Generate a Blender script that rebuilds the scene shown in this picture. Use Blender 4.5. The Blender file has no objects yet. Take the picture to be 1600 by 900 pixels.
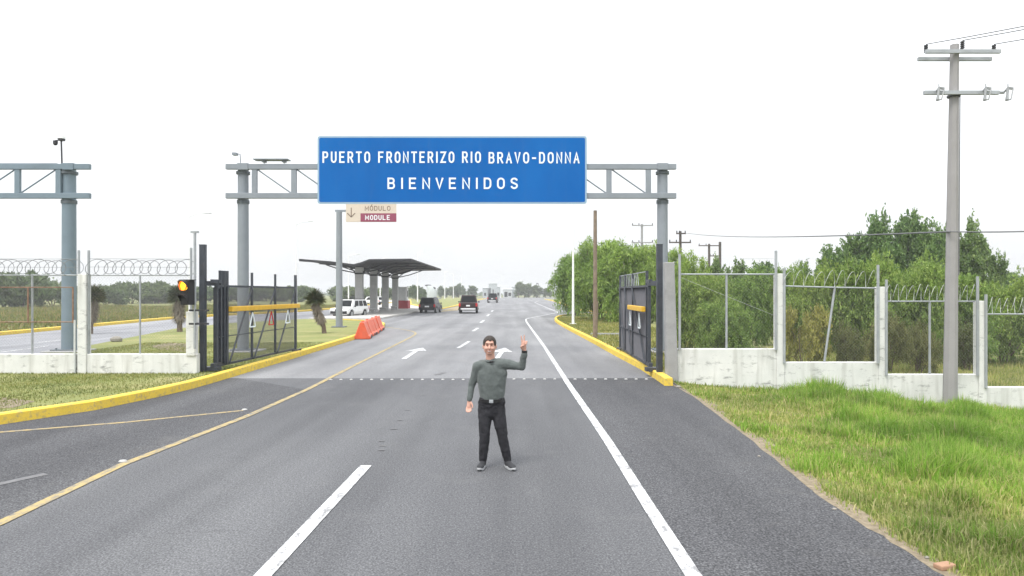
import bpy, bmesh, math, random
import numpy as np
from mathutils import Vector, Matrix
from mathutils.geometry import tessellate_polygon
R = math.radians
random.seed(7)
SC = bpy.context.scene
COL = SC.collection
# ---------------------------------------------------------------- camera, world, sun, exposure
F, CH, HZ = 1067.0, 2.3, 458.0            # focal length (photo px), eye height, horizon row
cd = bpy.data.cameras.new('camera'); cam = bpy.data.objects.new('camera', cd); COL.objects.link(cam)
cam.location = (0, 0, CH); cam.rotation_euler = (R(90), 0, 0)
cd.sensor_width = 36; cd.lens = 36*F/1600; cd.shift_y = (HZ-450)/1600; cd.clip_start = .1; cd.clip_end = 6000
SC.camera = cam
SUN_EL, SUN_AZ = 58.0, 215.0              # degrees; azimuth clockwise from +Y
W = bpy.data.worlds.new('World'); SC.world = W; W.use_nodes = True
nt = W.node_tree; bg = nt.nodes['Background']
sky = nt.nodes.new('ShaderNodeTexSky'); sky.sky_type = 'NISHITA'; sky.sun_disc = False
sky.sun_elevation = R(SUN_EL); sky.sun_rotation = R(SUN_AZ); sky.dust_density = 4
mx = nt.nodes.new('ShaderNodeMix'); mx.data_type = 'RGBA'; mx.inputs[0].default_value = .86
nt.links.new(sky.outputs[0], mx.inputs[6]); mx.inputs[7].default_value = (9.6, 9.75, 9.9, 1)   # overcast cloud sheet
def wn(t, **k):
    n = nt.nodes.new(t)
    for a, b in k.items(): setattr(n, a, b)
    return n
tc = wn('ShaderNodeTexCoord'); sp = wn('ShaderNodeSeparateXYZ'); nt.links.new(tc.outputs['Generated'], sp.inputs[0])
mr = wn('ShaderNodeMapRange'); nt.links.new(sp.outputs[2], mr.inputs[0])      # overcast: zenith brighter than horizon
for i_, v_ in ((1, 0), (2, 1), (3, .44), (4, 1.28)): mr.inputs[i_].default_value = v_
cl = wn('ShaderNodeTexNoise'); cl.inputs['Scale'].default_value = 2.2; cl.inputs['Detail'].default_value = 6; nt.links.new(tc.outputs['Generated'], cl.inputs[0])
cm = wn('ShaderNodeMapRange'); nt.links.new(cl.outputs[0], cm.inputs[0])
for i_, v_ in ((1, .3), (2, .7), (3, .9), (4, 1.1)): cm.inputs[i_].default_value = v_
mm = wn('ShaderNodeMath', operation='MULTIPLY'); nt.links.new(mr.outputs[0], mm.inputs[0]); nt.links.new(cm.outputs[0], mm.inputs[1])
vm = wn('ShaderNodeVectorMath', operation='SCALE'); nt.links.new(mx.outputs[2], vm.inputs[0]); nt.links.new(mm.outputs[0], vm.inputs['Scale'])
nt.links.new(vm.outputs[0], bg.inputs[0]); bg.inputs[1].default_value = .1
sd = bpy.data.lights.new('sun', 'SUN'); sd.energy = 1.1; sd.angle = R(22); sd.color = (1, .97, .92)
so = bpy.data.objects.new('sun', sd); COL.objects.link(so)
so.rotation_euler = (R(90-SUN_EL), 0, R(180-SUN_AZ)); so.location = (0, 0, 30)
vs = SC.view_settings; vs.view_transform = 'Standard'; vs.look = 'None'; vs.gamma = 1; vs.use_curve_mapping = False
vs.exposure = 1.3
SC.cycles.max_bounces = 6; SC.cycles.diffuse_bounces = 3; SC.cycles.glossy_bounces = 2
SC.cycles.transmission_bounces = 4; SC.cycles.transparent_max_bounces = 6; SC.cycles.volume_bounces = 0
SC.cycles.use_denoising = True

# ---------------------------------------------------------------- pixel of the photo -> point of the place
def G(px, py, z=0.0):
    Y = (CH-z)*F/(py-HZ); return Vector(((px-800)*Y/F, Y, z))
def P(px, py, Y): return Vector(((px-800)*Y/F, Y, CH-(py-HZ)*Y/F))
def PX(px, Y): return (px-800)*Y/F
def PZ(py, Y): return CH-(py-HZ)*Y/F

# ---------------------------------------------------------------- materials
MATS = {}
class NT:
    def __init__(s, name):
        s.m = bpy.data.materials.new(name); s.m.use_nodes = True; s.t = s.m.node_tree
        s.b = s.t.nodes['Principled BSDF']; s.out = s.t.nodes['Material Output']
        s.b.inputs['Specular IOR Level'].default_value = .3
    def n(s, typ, **kw):
        nd = s.t.nodes.new(typ)
        for k, v in kw.items():
            if isinstance(k, str) and hasattr(nd, k): setattr(nd, k, v)
            else: nd.inputs[k.replace('_', ' ')].default_value = v
        return nd
    def l(s, a, b): s.t.links.new(a, b)
    def coord(s, scale=(1, 1, 1), kind='Object'):
        c = s.n('ShaderNodeTexCoord'); mp = s.n('ShaderNodeMapping'); mp.inputs['Scale'].default_value = scale
        s.l(c.outputs[kind], mp.inputs[0]); return mp.outputs[0]
    def noise(s, scale, detail=4, rough=.55, vec=None):
        nd = s.n('ShaderNodeTexNoise'); nd.inputs['Scale'].default_value = scale; nd.inputs['Detail'].default_value = detail
        nd.inputs['Roughness'].default_value = rough
        if vec is not None: s.l(vec, nd.inputs['Vector'])
        return nd.outputs['Fac']
    def ramp(s, fac, stops):
        r = s.n('ShaderNodeValToRGB'); e = r.color_ramp.elements
        while len(e) > 1: e.remove(e[-1])
        for i, (p, c) in enumerate(stops):
            el = e[0] if i == 0 else e.new(p)
            el.position = p; el.color = (*c, 1) if len(c) == 3 else c
        s.l(fac, r.inputs[0]); return r.outputs[0]
    def mix(s, fac, a, b, blend='MIX'):
        m = s.n('ShaderNodeMix'); m.data_type = 'RGBA'; m.blend_type = blend
        for sock, v in ((m.inputs[0], fac), (m.inputs[6], a), (m.inputs[7], b)):
            if hasattr(v, 'links'): s.l(v, sock)
            elif isinstance(v, (int, float)): sock.default_value = v
            else: sock.default_value = (*v, 1)
        return m.outputs[2]
    def bump(s, fac, strength=.3, dist=.01):
        b = s.n('ShaderNodeBump'); b.inputs['Strength'].default_value = strength; b.inputs['Distance'].default_value = dist
        s.l(fac, b.inputs['Height']); s.l(b.outputs[0], s.b.inputs['Normal'])
    def col(s, c):
        if hasattr(c, 'links'): s.l(c, s.b.inputs['Base Color'])
        else: s.b.inputs['Base Color'].default_value = (*c, 1)
    def rough(s, v): s.b.inputs['Roughness'].default_value = v

def plain(name, c, rough=.6, metal=0, var=.12, scale=6, dirt=None, dirt_amt=.5, dscale=2.5, coat=0):
    """painted / cast surface: slight mottling, optional dirt with a shape of its own"""
    t = NT(name); v = t.coord()
    dk = tuple(x*(1-var) for x in c); lt = tuple(min(1, x*(1+var)) for x in c)
    cc = t.ramp(t.noise(scale, 5, .6, v), [(.3, dk), (.7, lt)])
    if dirt: cc = t.mix(t.ramp(t.noise(dscale, 7, .68, v), [(.52, (0, 0, 0)), (.72, (dirt_amt,)*3)]), cc, dirt)
    t.col(cc); t.rough(rough); t.b.inputs['Metallic'].default_value = metal
    if coat: t.b.inputs['Coat Weight'].default_value = coat
    return t.m
def emit(name, c, s):
    t = NT(name); t.col(c); t.b.inputs['Emission Color'].default_value = (*c, 1); t.b.inputs['Emission Strength'].default_value = s; return t.m
def asphalt(name, dark, light, grain, stain, speck=.5, bstr=.4):
    """worn asphalt: aggregate grain, polished wheel paths along the road, patches, drips and hairline cracks"""
    t = NT(name); v = t.coord()
    g = t.noise(grain, 2, .7, v); g2 = t.noise(grain*.38, 3, .7, v)
    c = t.ramp(g, [(.34, tuple(x*(1-speck) for x in dark)), (.5, dark), (.6, light), (.74, tuple(x*1.35 for x in light))])
    c = t.mix(1, c, t.ramp(g2, [(.35, (.86, .86, .87)), (.65, (1.1, 1.1, 1.09))]), 'MULTIPLY')
    big = t.noise(.3, 6, .62, t.coord((1, .3, 1)))
    c = t.mix(1, c, t.ramp(big, [(.34, (.80, .80, .815)), (.66, (1.14, 1.14, 1.13))]), 'MULTIPLY')
    tr = t.noise(.9, 3, .5, t.coord((1, .03, 1)))
    c = t.mix(1, c, t.ramp(tr, [(.36, (.86, .86, .865)), (.64, (1.1, 1.1, 1.1))]), 'MULTIPLY')
    st = t.ramp(t.noise(.8, 9, .72, v), [(.56, (0, 0, 0)), (.74, (.4,)*3)]); c = t.mix(st, c, stain)
    dr = t.ramp(t.noise(5.5, 2, .5, v), [(.70, (0, 0, 0)), (.76, (.35,)*3)]); c = t.mix(dr, c, tuple(x*.6 for x in dark))
    wv = t.n('ShaderNodeVectorMath', operation='ADD'); nz = t.n('ShaderNodeTexNoise'); nz.inputs['Scale'].default_value = 1.3; nz.inputs['Detail'].default_value = 5; t.l(v, nz.inputs[0]); t.l(v, wv.inputs[0]); t.l(nz.outputs['Color'], wv.inputs[1])
    vo = t.n('ShaderNodeTexVoronoi'); vo.feature = 'DISTANCE_TO_EDGE'; vo.inputs['Scale'].default_value = .23; t.l(wv.outputs[0], vo.inputs[0])
    ck = t.ramp(vo.outputs[0], [(.0, (.22,)*3), (.003, (0, 0, 0))]); c = t.mix(ck, c, tuple(x*.45 for x in dark))
    t.col(c); t.rough(.93); t.b.inputs['Specular IOR Level'].default_value = .15; t.bump(g, bstr, .006)
    return t.m
def paint(name, c, under, thr=.66, yscale=.5):
    t = NT(name); v = t.coord((1, yscale, 1))
    c1 = t.ramp(t.noise(3, 4, .6, v), [(.3, tuple(x*.86 for x in c)), (.7, c)])
    w = t.mix(t.ramp(t.noise(9, 8, .75, v), [(thr-.1, (0, 0, 0)), (thr+.05, (.92,)*3)]), c1, under)
    w = t.mix(t.ramp(t.noise(42, 4, .7, v), [(.56, (0, 0, 0)), (.66, (.5,)*3)]), w, under)
    t.col(w); t.rough(.8); return t.m
def leafmat(name, cols, trans=.25):
    t = NT(name); g = t.n('ShaderNodeNewGeometry'); oi = t.n('ShaderNodeObjectInfo')
    c = t.ramp(g.outputs['Random Per Island'], [(i/(len(cols)-1), x) for i, x in enumerate(cols)])
    c = t.mix(1, c, t.ramp(t.noise(.55, 3, .5, t.coord()), [(.35, (.72, .76, .72)), (.65, (1.22, 1.18, 1.05))]), 'MULTIPLY')
    c = t.mix(1, c, t.ramp(oi.outputs['Random'], [(0, (.84, .9, .88)), (1, (1.14, 1.08, 1.02))]), 'MULTIPLY')
    t.col(c); t.rough(.7); t.b.inputs['Specular IOR Level'].default_value = .2
    tr = t.n('ShaderNodeBsdfTranslucent'); t.l(c, tr.inputs[0]); ms = t.n('ShaderNodeMixShader'); ms.inputs[0].default_value = trans
    t.l(t.b.outputs[0], ms.inputs[1]); t.l(tr.outputs[0], ms.inputs[2]); t.l(ms.outputs[0], t.out.inputs[0])
    return t.m

M = {}
M['asphalt'] = asphalt('asphalt', (.104, .106, .112), (.142, .145, .152), 55, (.155, .155, .157), .38)
M['asphalt_far'] = asphalt('asphalt_aged', (.19, .193, .2), (.245, .248, .255), 45, (.28, .27, .26), .3)
M['chipseal'] = asphalt('chip_seal', (.074, .075, .08), (.118, .12, .126), 48, (.13, .128, .122), .5, .5)
M['asphalt_opp'] = asphalt('asphalt_pale', (.23, .235, .25), (.29, .295, .31), 40, (.3, .29, .28), .25)
M['paving'] = plain('pale_concrete_paving', (.42, .41, .39), .9, dirt=(.3, .28, .25))
M['white_paint'] = paint('white_road_paint', (.60, .61, .62), (.17, .17, .175), .565)
M['white_thin'] = paint('worn_white_road_paint', (.165, .165, .168), (.12, .12, .125), .5)
M['yellow_paint'] = paint('yellow_road_paint', (.40, .31, .135), (.16, .155, .145), .54)
M['yellow_faint'] = paint('worn_yellow_road_paint', (.38, .29, .13), (.16, .155, .145), .54)
M['kerb'] = paint('yellow_kerb_paint', (.70, .50, .06), (.33, .26, .13), .60, 1)
t = NT('grassy_soil'); v = t.coord()
c = t.ramp(t.noise(.22, 6, .62, v), [(.3, (.085, .115, .028)), (.48, (.15, .16, .05)), (.6, (.22, .2, .085)), (.75, (.13, .16, .045))])
c = t.mix(.5, c, t.ramp(t.noise(9, 6, .7, v), [(.3, (.05, .065, .018)), (.7, (.24, .25, .09))]))
t.col(c); t.rough(.95); t.bump(t.noise(14, 6, .7, v), .8, .05); M['ground'] = t.m
t = NT('mown_grass'); v = t.coord()
c = t.ramp(t.noise(.5, 6, .65, v), [(.32, (.13, .17, .045)), (.52, (.2, .21, .07)), (.66, (.3, .27, .12)), (.76, (.36, .31, .19))])
c = t.mix(.4, c, t.ramp(t.noise(16, 6, .7, v), [(.3, (.07, .09, .02)), (.7, (.3, .3, .12))]))
t.col(c); t.rough(.95); t.bump(t.noise(20, 6, .7, v), .7, .03); M['verge'] = t.m
M['soil'] = plain('dry_soil', (.20, .165, .115), .95, var=.35, scale=14, dirt=(.16, .13, .085))
t = NT('whitewashed_wall'); v = t.coord()
c = t.ramp(t.noise(1.4, 5, .6, v), [(.3, (.56, .57, .55)), (.7, (.69, .69, .67))])
c = t.mix(t.ramp(t.noise(2.2, 9, .72, t.coord((1, 1, 2.6))), [(.55, (0, 0, 0)), (.66, (.85,)*3)]), c, (.22, .225, .22))
c = t.mix(t.ramp(t.noise(5, 3, .5, t.coord((1, 1, .12))), [(.5, (0, 0, 0)), (.72, (.6,)*3)]), c, (.38, .38, .35))
t.col(c); t.rough(.85); t.bump(t.noise(25, 5, .7, v), .25, .01); M['whitewash'] = t.m
M['porcelain'] = plain('grey_porcelain', (.24, .25, .255), .4)
M['stud'] = plain('worn_ceramic', (.36, .36, .35), .5)
M['concrete'] = plain('grey_concrete', (.29, .29, .29), .9, var=.1, scale=3, dirt=(.19, .19, .185), dscale=1.6)
M['pole_concrete'] = plain('pole_concrete', (.28, .272, .272), .9, var=.06, scale=2, dirt=(.22, .215, .21), dscale=.9)
M['steel_blue'] = plain('blue_grey_painted_steel', (.165, .215, .25), .5, .1, var=.08, scale=1.5, dirt=(.13, .165, .19), dscale=1.1)
M['steel_grey'] = plain('pale_grey_painted_steel', (.225, .25, .275), .5, .1, var=.08, scale=1.5, dirt=(.18, .2, .215), dscale=1.1)
M['collar'] = plain('dark_steel_collar', (.12, .14, .155), .6)
M['gate'] = plain('charcoal_gate_paint', (.055, .062, .075), .5, .2, var=.2, dirt=(.1, .085, .07), dscale=4)
M['gate_mesh'] = plain('charcoal_gate_mesh', (.085, .085, .095), .6, .2)
M['gate_yellow'] = plain('yellow_gate_bar', (.66, .39, .03), .5, dirt=(.5, .28, .06))
M['galv'] = plain('galvanised_steel', (.34, .36, .375), .5, .3, var=.12, scale=4)
M['rust'] = plain('rusty_steel', (.25, .16, .11), .8, .2, var=.3, scale=8, dirt=(.35, .33, .3))
M['wire'] = plain('galvanised_wire', (.40, .41, .40), .5, .4)
M['mesh_wire'] = plain('weathered_mesh_wire', (.22, .22, .215), .7)
M['razor'] = plain('dull_razor_wire', (.2, .21, .21), .6, .2)
M['cable'] = plain('dark_cable', (.13, .135, .14), .7)
t = NT('blue_sign_sheeting'); v = t.coord()
c = t.ramp(t.noise(.55, 4, .6, t.coord((1, 1, .5))), [(.3, (.0015, .092, .335)), (.7, (.004, .115, .385))])
c = t.mix(t.ramp(t.noise(3.2, 5, .6, t.coord((1, 1, .1))), [(.56, (0, 0, 0)), (.8, (.22,)*3)]), c, (.05, .12, .25))
t.col(c); t.rough(.7); t.b.inputs['Specular IOR Level'].default_value = .06; M['sign_blue'] = t.m
M['sign_border'] = plain('pale_sign_edge', (.27, .38, .47), .6, var=.04)
M['sign_white'] = plain('white_sign_sheeting', (.72, .78, .80), .5, var=.03)
M['sign_cream'] = plain('cream_sign_sheeting', (.56, .49, .41), .6, var=.03)
M['sign_maroon'] = plain('maroon_sign_sheeting', (.24, .05, .095), .6, var=.06)
M['sign_brown'] = plain('brown_sign_ink', (.16, .11, .08), .6)
M['white'] = plain('white_paint', (.72, .73, .73), .5, var=.05)
M['far_white'] = plain('weathered_white_render', (.40, .43, .43), .8, var=.05)
M['offwhite'] = plain('offwhite_paint', (.55, .57, .56), .6, var=.08, dirt=(.4, .41, .4))
M['wood'] = plain('weathered_wood', (.20, .155, .115), .9, var=.3, scale=5, dirt=(.13, .1, .08))
M['wood_dark'] = plain('dark_wood', (.085, .07, .06), .9, var=.3)
M['canopy'] = plain('charcoal_canopy_fabric', (.034, .034, .038), .7, var=.12, scale=1)
M['column'] = plain('shelter_concrete', (.42, .42, .415), .9, var=.1, scale=1.5, dirt=(.32, .32, .315))
M['red_base'] = plain('red_painted_base', (.33, .045, .055), .6)
M['orange'] = plain('orange_plastic', (.62, .105, .045), .45, var=.1, scale=3, dirt=(.45, .13, .08))
M['black'] = plain('black_plastic', (.02, .02, .022), .5)
M['dark'] = plain('dark_metal', (.05, .05, .055), .5, .3)
M['lamp_on'] = emit('amber_signal_lens', (1, .52, .02), 1.3)
M['hood_glow'] = emit('amber_visor_glow', (.8, .16, .02), .35)  # emission stands in for the amber lens light on the visor
M['tyre'] = plain('tyre_rubber', (.022, .022, .023), .85)
M['rim'] = plain('alloy_rim', (.35, .36, .37), .35, .7)
M['glass'] = plain('tinted_car_glass', (.008, .01, .012), .2, 0, var=.02); M['glass'].node_tree.nodes['Principled BSDF'].inputs['Specular IOR Level'].default_value = .12
M['chrome'] = plain('chrome_bumper', (.72, .73, .74), .2, .6)
M['tail'] = plain('red_tail_lamp', (.45, .02, .02), .25)
M['headlamp'] = plain('headlamp_lens', (.55, .57, .58), .15)
M['car_black'] = plain('black_car_paint', (.014, .014, .017), .4, .1, var=.03, coat=.15)
M['car_grey'] = plain('dark_grey_car_paint', (.016, .016, .02), .4, .1, var=.03, coat=.15)
M['car_red'] = plain('maroon_car_paint', (.026, .011, .011), .4, .1, var=.03, coat=.15)
M['car_white'] = plain('white_car_paint', (.72, .73, .73), .3, 0, var=.02, coat=.6)
M['car_lime'] = plain('lime_car_panel', (.42, .5, .12), .35, 0, var=.05)
M['bark'] = plain('grey_brown_bark', (.14, .11, .085), .95, var=.35, scale=9)
M['thatch'] = plain('dead_yucca_leaves', (.19, .165, .125), .95, var=.35, scale=20)
M['leaf_mesquite'] = leafmat('mesquite_leaves', [(.115, .195, .044), (.19, .29, .075), (.275, .355, .115)])
M['leaf_willow'] = leafmat('feathery_light_leaves', [(.12, .205, .04), (.20, .315, .07), (.28, .38, .115)])
M['leaf_dark'] = leafmat('dark_leaves', [(.085, .15, .05), (.135, .22, .078), (.20, .28, .105)])
M['leaf_far'] = leafmat('far_grey_green_leaves', [(.08, .12, .055), (.115, .165, .075), (.16, .205, .10)], .2)
M['leaf_dry'] = leafmat('dry_olive_leaves', [(.10, .125, .05), (.155, .17, .075), (.21, .22, .10)])
M['leaf_yellow'] = leafmat('yellow_green_leaves', [(.18, .2, .05), (.27, .27, .08), (.33, .32, .13)])
M['leaf_yucca'] = leafmat('yucca_blades', [(.055, .08, .04), (.09, .115, .055), (.17, .16, .09)], .1)
M['grass_tall'] = leafmat('tall_green_grass', [(.125, .235, .032), (.195, .36, .055), (.26, .43, .085), (.38, .46, .15)], .5)
M['grass_dry'] = leafmat('drying_grass', [(.17, .25, .055), (.29, .345, .095), (.42, .41, .17), (.54, .48, .27)], .4)
M['grass_field'] = leafmat('field_grass', [(.10, .14, .04), (.15, .18, .06), (.2, .2, .085), (.23, .19, .10)], .3)
M['grass_mown'] = leafmat('short_mown_grass', [(.12, .165, .04), (.19, .22, .06), (.28, .27, .1), (.33, .3, .14)], .3)
M['brow'] = plain('brow_hair', (.16, .09, .065), .8)
M['skin'] = plain('skin', (.50, .285, .22), .55, var=.06, scale=12)
M['hair'] = plain('dark_hair', (.035, .028, .024), .7, var=.3, scale=60)
M['sweater'] = plain('grey_green_knit', (.088, .102, .099), .9, var=.12, scale=30)
M['sweater'].node_tree.nodes['Principled BSDF'].inputs['Sheen Weight'].default_value = .2
M['trouser'] = plain('charcoal_denim', (.022, .022, .026), .9, var=.3, scale=9)
M['belt'] = plain('black_leather', (.014, .014, .015), .4)
M['sole'] = plain('white_rubber_sole', (.36, .37, .38), .6)
M['shoe'] = plain('dark_shoe_knit', (.035, .036, .04), .8)
M['lips'] = plain('lips', (.36, .15, .125), .5)
M['teeth'] = plain('teeth', (.55, .50, .46), .3)
M['palm_grey'] = leafmat('greyed_palm_leaves', [(.10, .11, .075), (.16, .165, .11), (.21, .21, .15)], .15)

# ---------------------------------------------------------------- mesh helpers
class MB:
    def __init__(s): s.v = []; s.f = []; s.mi = []; s.cur = 0
    def add(s, vs, fs):
        o = len(s.v); s.v += [tuple(x) for x in vs]
        for f in fs: s.f.append([i+o for i in f]); s.mi.append(s.cur)
    def box(s, c, d, rz=0, rot=None):
        hx, hy, hz = d[0]/2, d[1]/2, d[2]/2
        m = rot if rot else Matrix.Rotation(rz, 3, 'Z'); c = Vector(c)
        vs = [c+m@Vector((sx*hx, sy*hy, sz*hz)) for sz in (-1, 1) for sy in (-1, 1) for sx in (-1, 1)]
        s.add(vs, [(0, 2, 3, 1), (4, 5, 7, 6), (0, 1, 5, 4), (2, 6, 7, 3), (0, 4, 6, 2), (1, 3, 7, 5)])
    def bar(s, a, b, w, h=None, up=(0, 0, 1)):
        """square bar from a to b"""
        a, b = Vector(a), Vector(b); h = h or w; d = (b-a); L = d.length; d.normalize()
        u = Vector(up)
        if abs(d.dot(u)) > .97: u = Vector((0, 1, 0))
        x = d.cross(u).normalized(); z = x.cross(d)
        m = Matrix((x, d, z)).transposed(); s.box((a+b)/2, (w, L, h), rot=m)
    def tube(s, pts, r, n=8, caps=True, radii=None):
        pts = [Vector(p) for p in pts]; o = []; k = len(pts)
        pu = None
        for i, p in enumerate(pts):
            d = (pts[min(i+1, k-1)]-pts[max(i-1, 0)]).normalized()
            if pu is None:
                pu = Vector((0, 0, 1)) if abs(d.z) < .9 else Vector((1, 0, 0))
            x = d.cross(pu).normalized(); pu = x.cross(d).normalized()
            rr = radii[i] if radii else r
            o += [p+(x*math.cos(2*math.pi*j/n)+pu*math.sin(2*math.pi*j/n))*rr for j in range(n)]
        fs = [(i*n+j, i*n+(j+1) % n, (i+1)*n+(j+1) % n, (i+1)*n+j) for i in range(k-1) for j in range(n)]
        if caps: fs += [tuple(range(n-1, -1, -1)), tuple((k-1)*n+j for j in range(n))]
        s.add(o, fs)
    def ell(s, c, r, n=12, rot=None):
        c = Vector(c); m = rot or Matrix.Identity(3); k = max(4, n//2+1)
        vs = [c+m@Vector((0, 0, r[2]))]
        for i in range(1, k):
            th = math.pi*i/k
            for j in range(n):
                ph = 2*math.pi*j/n
                vs.append(c+m@Vector((r[0]*math.sin(th)*math.cos(ph), r[1]*math.sin(th)*math.sin(ph), r[2]*math.cos(th))))
        vs.append(c+m@Vector((0, 0, -r[2]))); e = len(vs)-1
        fs = [(0, 1+j, 1+(j+1) % n) for j in range(n)]
        for i in range(k-2):
            fs += [(1+i*n+j, 1+(i+1)*n+j, 1+(i+1)*n+(j+1) % n, 1+i*n+(j+1) % n) for j in range(n)]
        fs += [(e, 1+(k-2)*n+(j+1) % n, 1+(k-2)*n+j) for j in range(n)]
        s.add(vs, fs)
    def prism(s, poly, z0, z1):
        """horizontal polygon extruded upwards"""
        n = len(poly)
        s.add([(p[0], p[1], z0) for p in poly]+[(p[0], p[1], z1) for p in poly],
              [tuple(range(n-1, -1, -1)), tuple(range(n, 2*n))]+[(i, (i+1) % n, n+(i+1) % n, n+i) for i in range(n)])
    def side(s, prof, w):
        """side profile of (y, z) extruded over x; w(z) half width"""
        n = len(prof); f = w if callable(w) else (lambda y, z: w)
        s.add([(-f(*p), p[0], p[1]) for p in prof]+[(f(*p), p[0], p[1]) for p in prof],
              [tuple(range(n)), tuple(range(2*n-1, n-1, -1))]+[(i, n+i, n+(i+1) % n, (i+1) % n) for i in range(n)])
    def build(s, name, mat, parent=None, smooth=False, bevel=0, seg=2, org=None, kind=None):
        v = np.array(s.v, dtype=float).reshape(-1, 3)
        if org is not None: v = v-np.array(org)
        me = bpy.data.meshes.new(name); me.from_pydata(v.tolist(), [], s.f)
        for m in (mat if isinstance(mat, (list, tuple)) else [mat]): me.materials.append(m)
        if isinstance(mat, (list, tuple)): me.polygons.foreach_set('material_index', s.mi)
        bm = bmesh.new(); bm.from_mesh(me); bmesh.ops.recalc_face_normals(bm, faces=bm.faces); bm.to_mesh(me); bm.free()
        if smooth:
            me.polygons.foreach_set('use_smooth', [True]*len(me.polygons))
            try: me.set_sharp_from_angle(angle=R(38))
            except Exception: pass
        o = bpy.data.objects.new(name, me); COL.objects.link(o)
        if parent: o.parent = parent
        if bevel:
            b = o.modifiers.new('bevel', 'BEVEL'); b.width = bevel; b.segments = seg; b.limit_method = 'ANGLE'; b.angle_limit = R(35)
        if kind: o['kind'] = kind
        return o
def thing(name, label, cat, loc=(0, 0, 0), rz=0, group=None):
    o = bpy.data.objects.new(name, None); COL.objects.link(o); o.location = loc; o.rotation_euler = (0, 0, rz)
    o.empty_display_size = .2; tag(o, label, cat, group); return o
def tag(o, label, cat, group=None):
    o['label'] = label; o['category'] = cat
    if group: o['group'] = group
    return o
def dup(root, loc, rz=0, scale=1, label=None, group=None):
    r = root.copy(); COL.objects.link(r); r.location = loc; r.rotation_euler = (0, 0, rz)
    r.scale = scale if hasattr(scale, '__len__') else (scale,)*3
    if label: r['label'] = label
    if group: r['group'] = group
    for ch in list(root.children):
        c = ch.copy(); COL.objects.link(c); c.parent = r
        for g in list(ch.children):
            d = g.copy(); COL.objects.link(d); d.parent = c
    return r
def raw_mesh(name, V, faces_flat, sizes, mat, parent=None):
    """big meshes straight from numpy"""
    me = bpy.data.meshes.new(name); nv = len(V); nl = len(faces_flat); nf = len(sizes)
    me.vertices.add(nv); me.vertices.foreach_set('co', np.asarray(V, np.float32).ravel())
    me.loops.add(nl); me.loops.foreach_set('vertex_index', np.asarray(faces_flat, np.int32))
    me.polygons.add(nf); st = np.concatenate(([0], np.cumsum(sizes)[:-1])).astype(np.int32)
    me.polygons.foreach_set('loop_start', st); me.polygons.foreach_set('loop_total', np.asarray(sizes, np.int32))
    me.update(calc_edges=True); me.materials.append(mat)
    o = bpy.data.objects.new(name, me); COL.objects.link(o)
    if parent: o.parent = parent
    return o
def sheet(name, poly, z, mat):
    """flat structure sheet"""
    p = [Vector((q[0], q[1], z)) for q in poly]
    me = bpy.data.meshes.new(name); me.from_pydata(p, [], [list(t) for t in tessellate_polygon([p])]); me.materials.append(mat)
    bm = bmesh.new(); bm.from_mesh(me)
    for f in bm.faces:
        f.normal_update()
        if f.normal.z < 0: f.normal_flip()
    bm.to_mesh(me); bm.free()
    o = bpy.data.objects.new(name, me); COL.objects.link(o); o['kind'] = 'structure'; return o
def offset_line(pts, a, b):
    """ribbon between offsets a and b (left positive) of a polyline"""
    pts = [Vector((p[0], p[1], 0)) for p in pts]; L, Rr = [], []
    for i, p in enumerate(pts):
        d0 = (p-pts[i-1]).normalized() if i else None
        d1 = (pts[i+1]-p).normalized() if i < len(pts)-1 else None
        n0 = Vector((-d0.y, d0.x, 0)) if d0 else None; n1 = Vector((-d1.y, d1.x, 0)) if d1 else None
        n = n0 if n1 is None else n1 if n0 is None else (n0+n1).normalized()
        k = 1/max(.5, n.dot(n1 if n1 else n0))
        L.append(p+n*a*k); Rr.append(p+n*b*k)
    return L, Rr
def ribbon(name, pts, w, z, mat):
    mb = MB(); L, Rr = offset_line(pts, w/2, -w/2); n = len(L)
    mb.add([(p.x, p.y, z) for p in L]+[(p.x, p.y, z) for p in Rr], [(i+1, i, n+i, n+i+1) for i in range(n-1)])
    o = mb.build(name, mat); o['kind'] = 'structure'; return o
def smooth_line(pts, n=6):
    """Catmull-Rom through ground points"""
    pts = [Vector((p[0], p[1], 0)) for p in pts]; o = []
    for i in range(len(pts)-1):
        p0, p1, p2, p3 = pts[max(i-1, 0)], pts[i], pts[i+1], pts[min(i+2, len(pts)-1)]
        for k in range(n):
            t = k/n
            o.append(.5*((2*p1)+(p2-p0)*t+(2*p0-5*p1+4*p2-p3)*t*t+(3*p1-p0-3*p2+p3)*t**3))
    o.append(pts[-1]); return o
def kerb(pts, side, h=.19, w=.21):
    """kerb whose front base follows pts; the verge lies on `side` (+1 left of travel)"""
    mb = MB(); A, B = offset_line(pts, 0, side*w); a2, _ = offset_line(pts, side*.025, 0); n = len(A)
    V = []
    for i in range(n):
        V += [(A[i].x, A[i].y, -.05), (a2[i].x, a2[i].y, h-.02), (a2[i].x+(B[i].x-A[i].x)*.15, a2[i].y+(B[i].y-A[i].y)*.15, h), (B[i].x, B[i].y, h), (B[i].x, B[i].y, -.05)]
    F_ = [(i*5+j, i*5+j+1, (i+1)*5+j+1, (i+1)*5+j) for i in range(n-1) for j in range(4)]
    F_ += [(0, 1, 2, 3, 4), tuple((n-1)*5+j for j in range(5))]
    mb.add(V, F_); o = mb.build('kerb', M['kerb']); o['kind'] = 'structure'; return o
def lerp(a, b, t): return a+(b-a)*t
def sstep(a, b, x): x = min(1, max(0, (x-a)/(b-a))); return x*x*(3-2*x)

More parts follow.
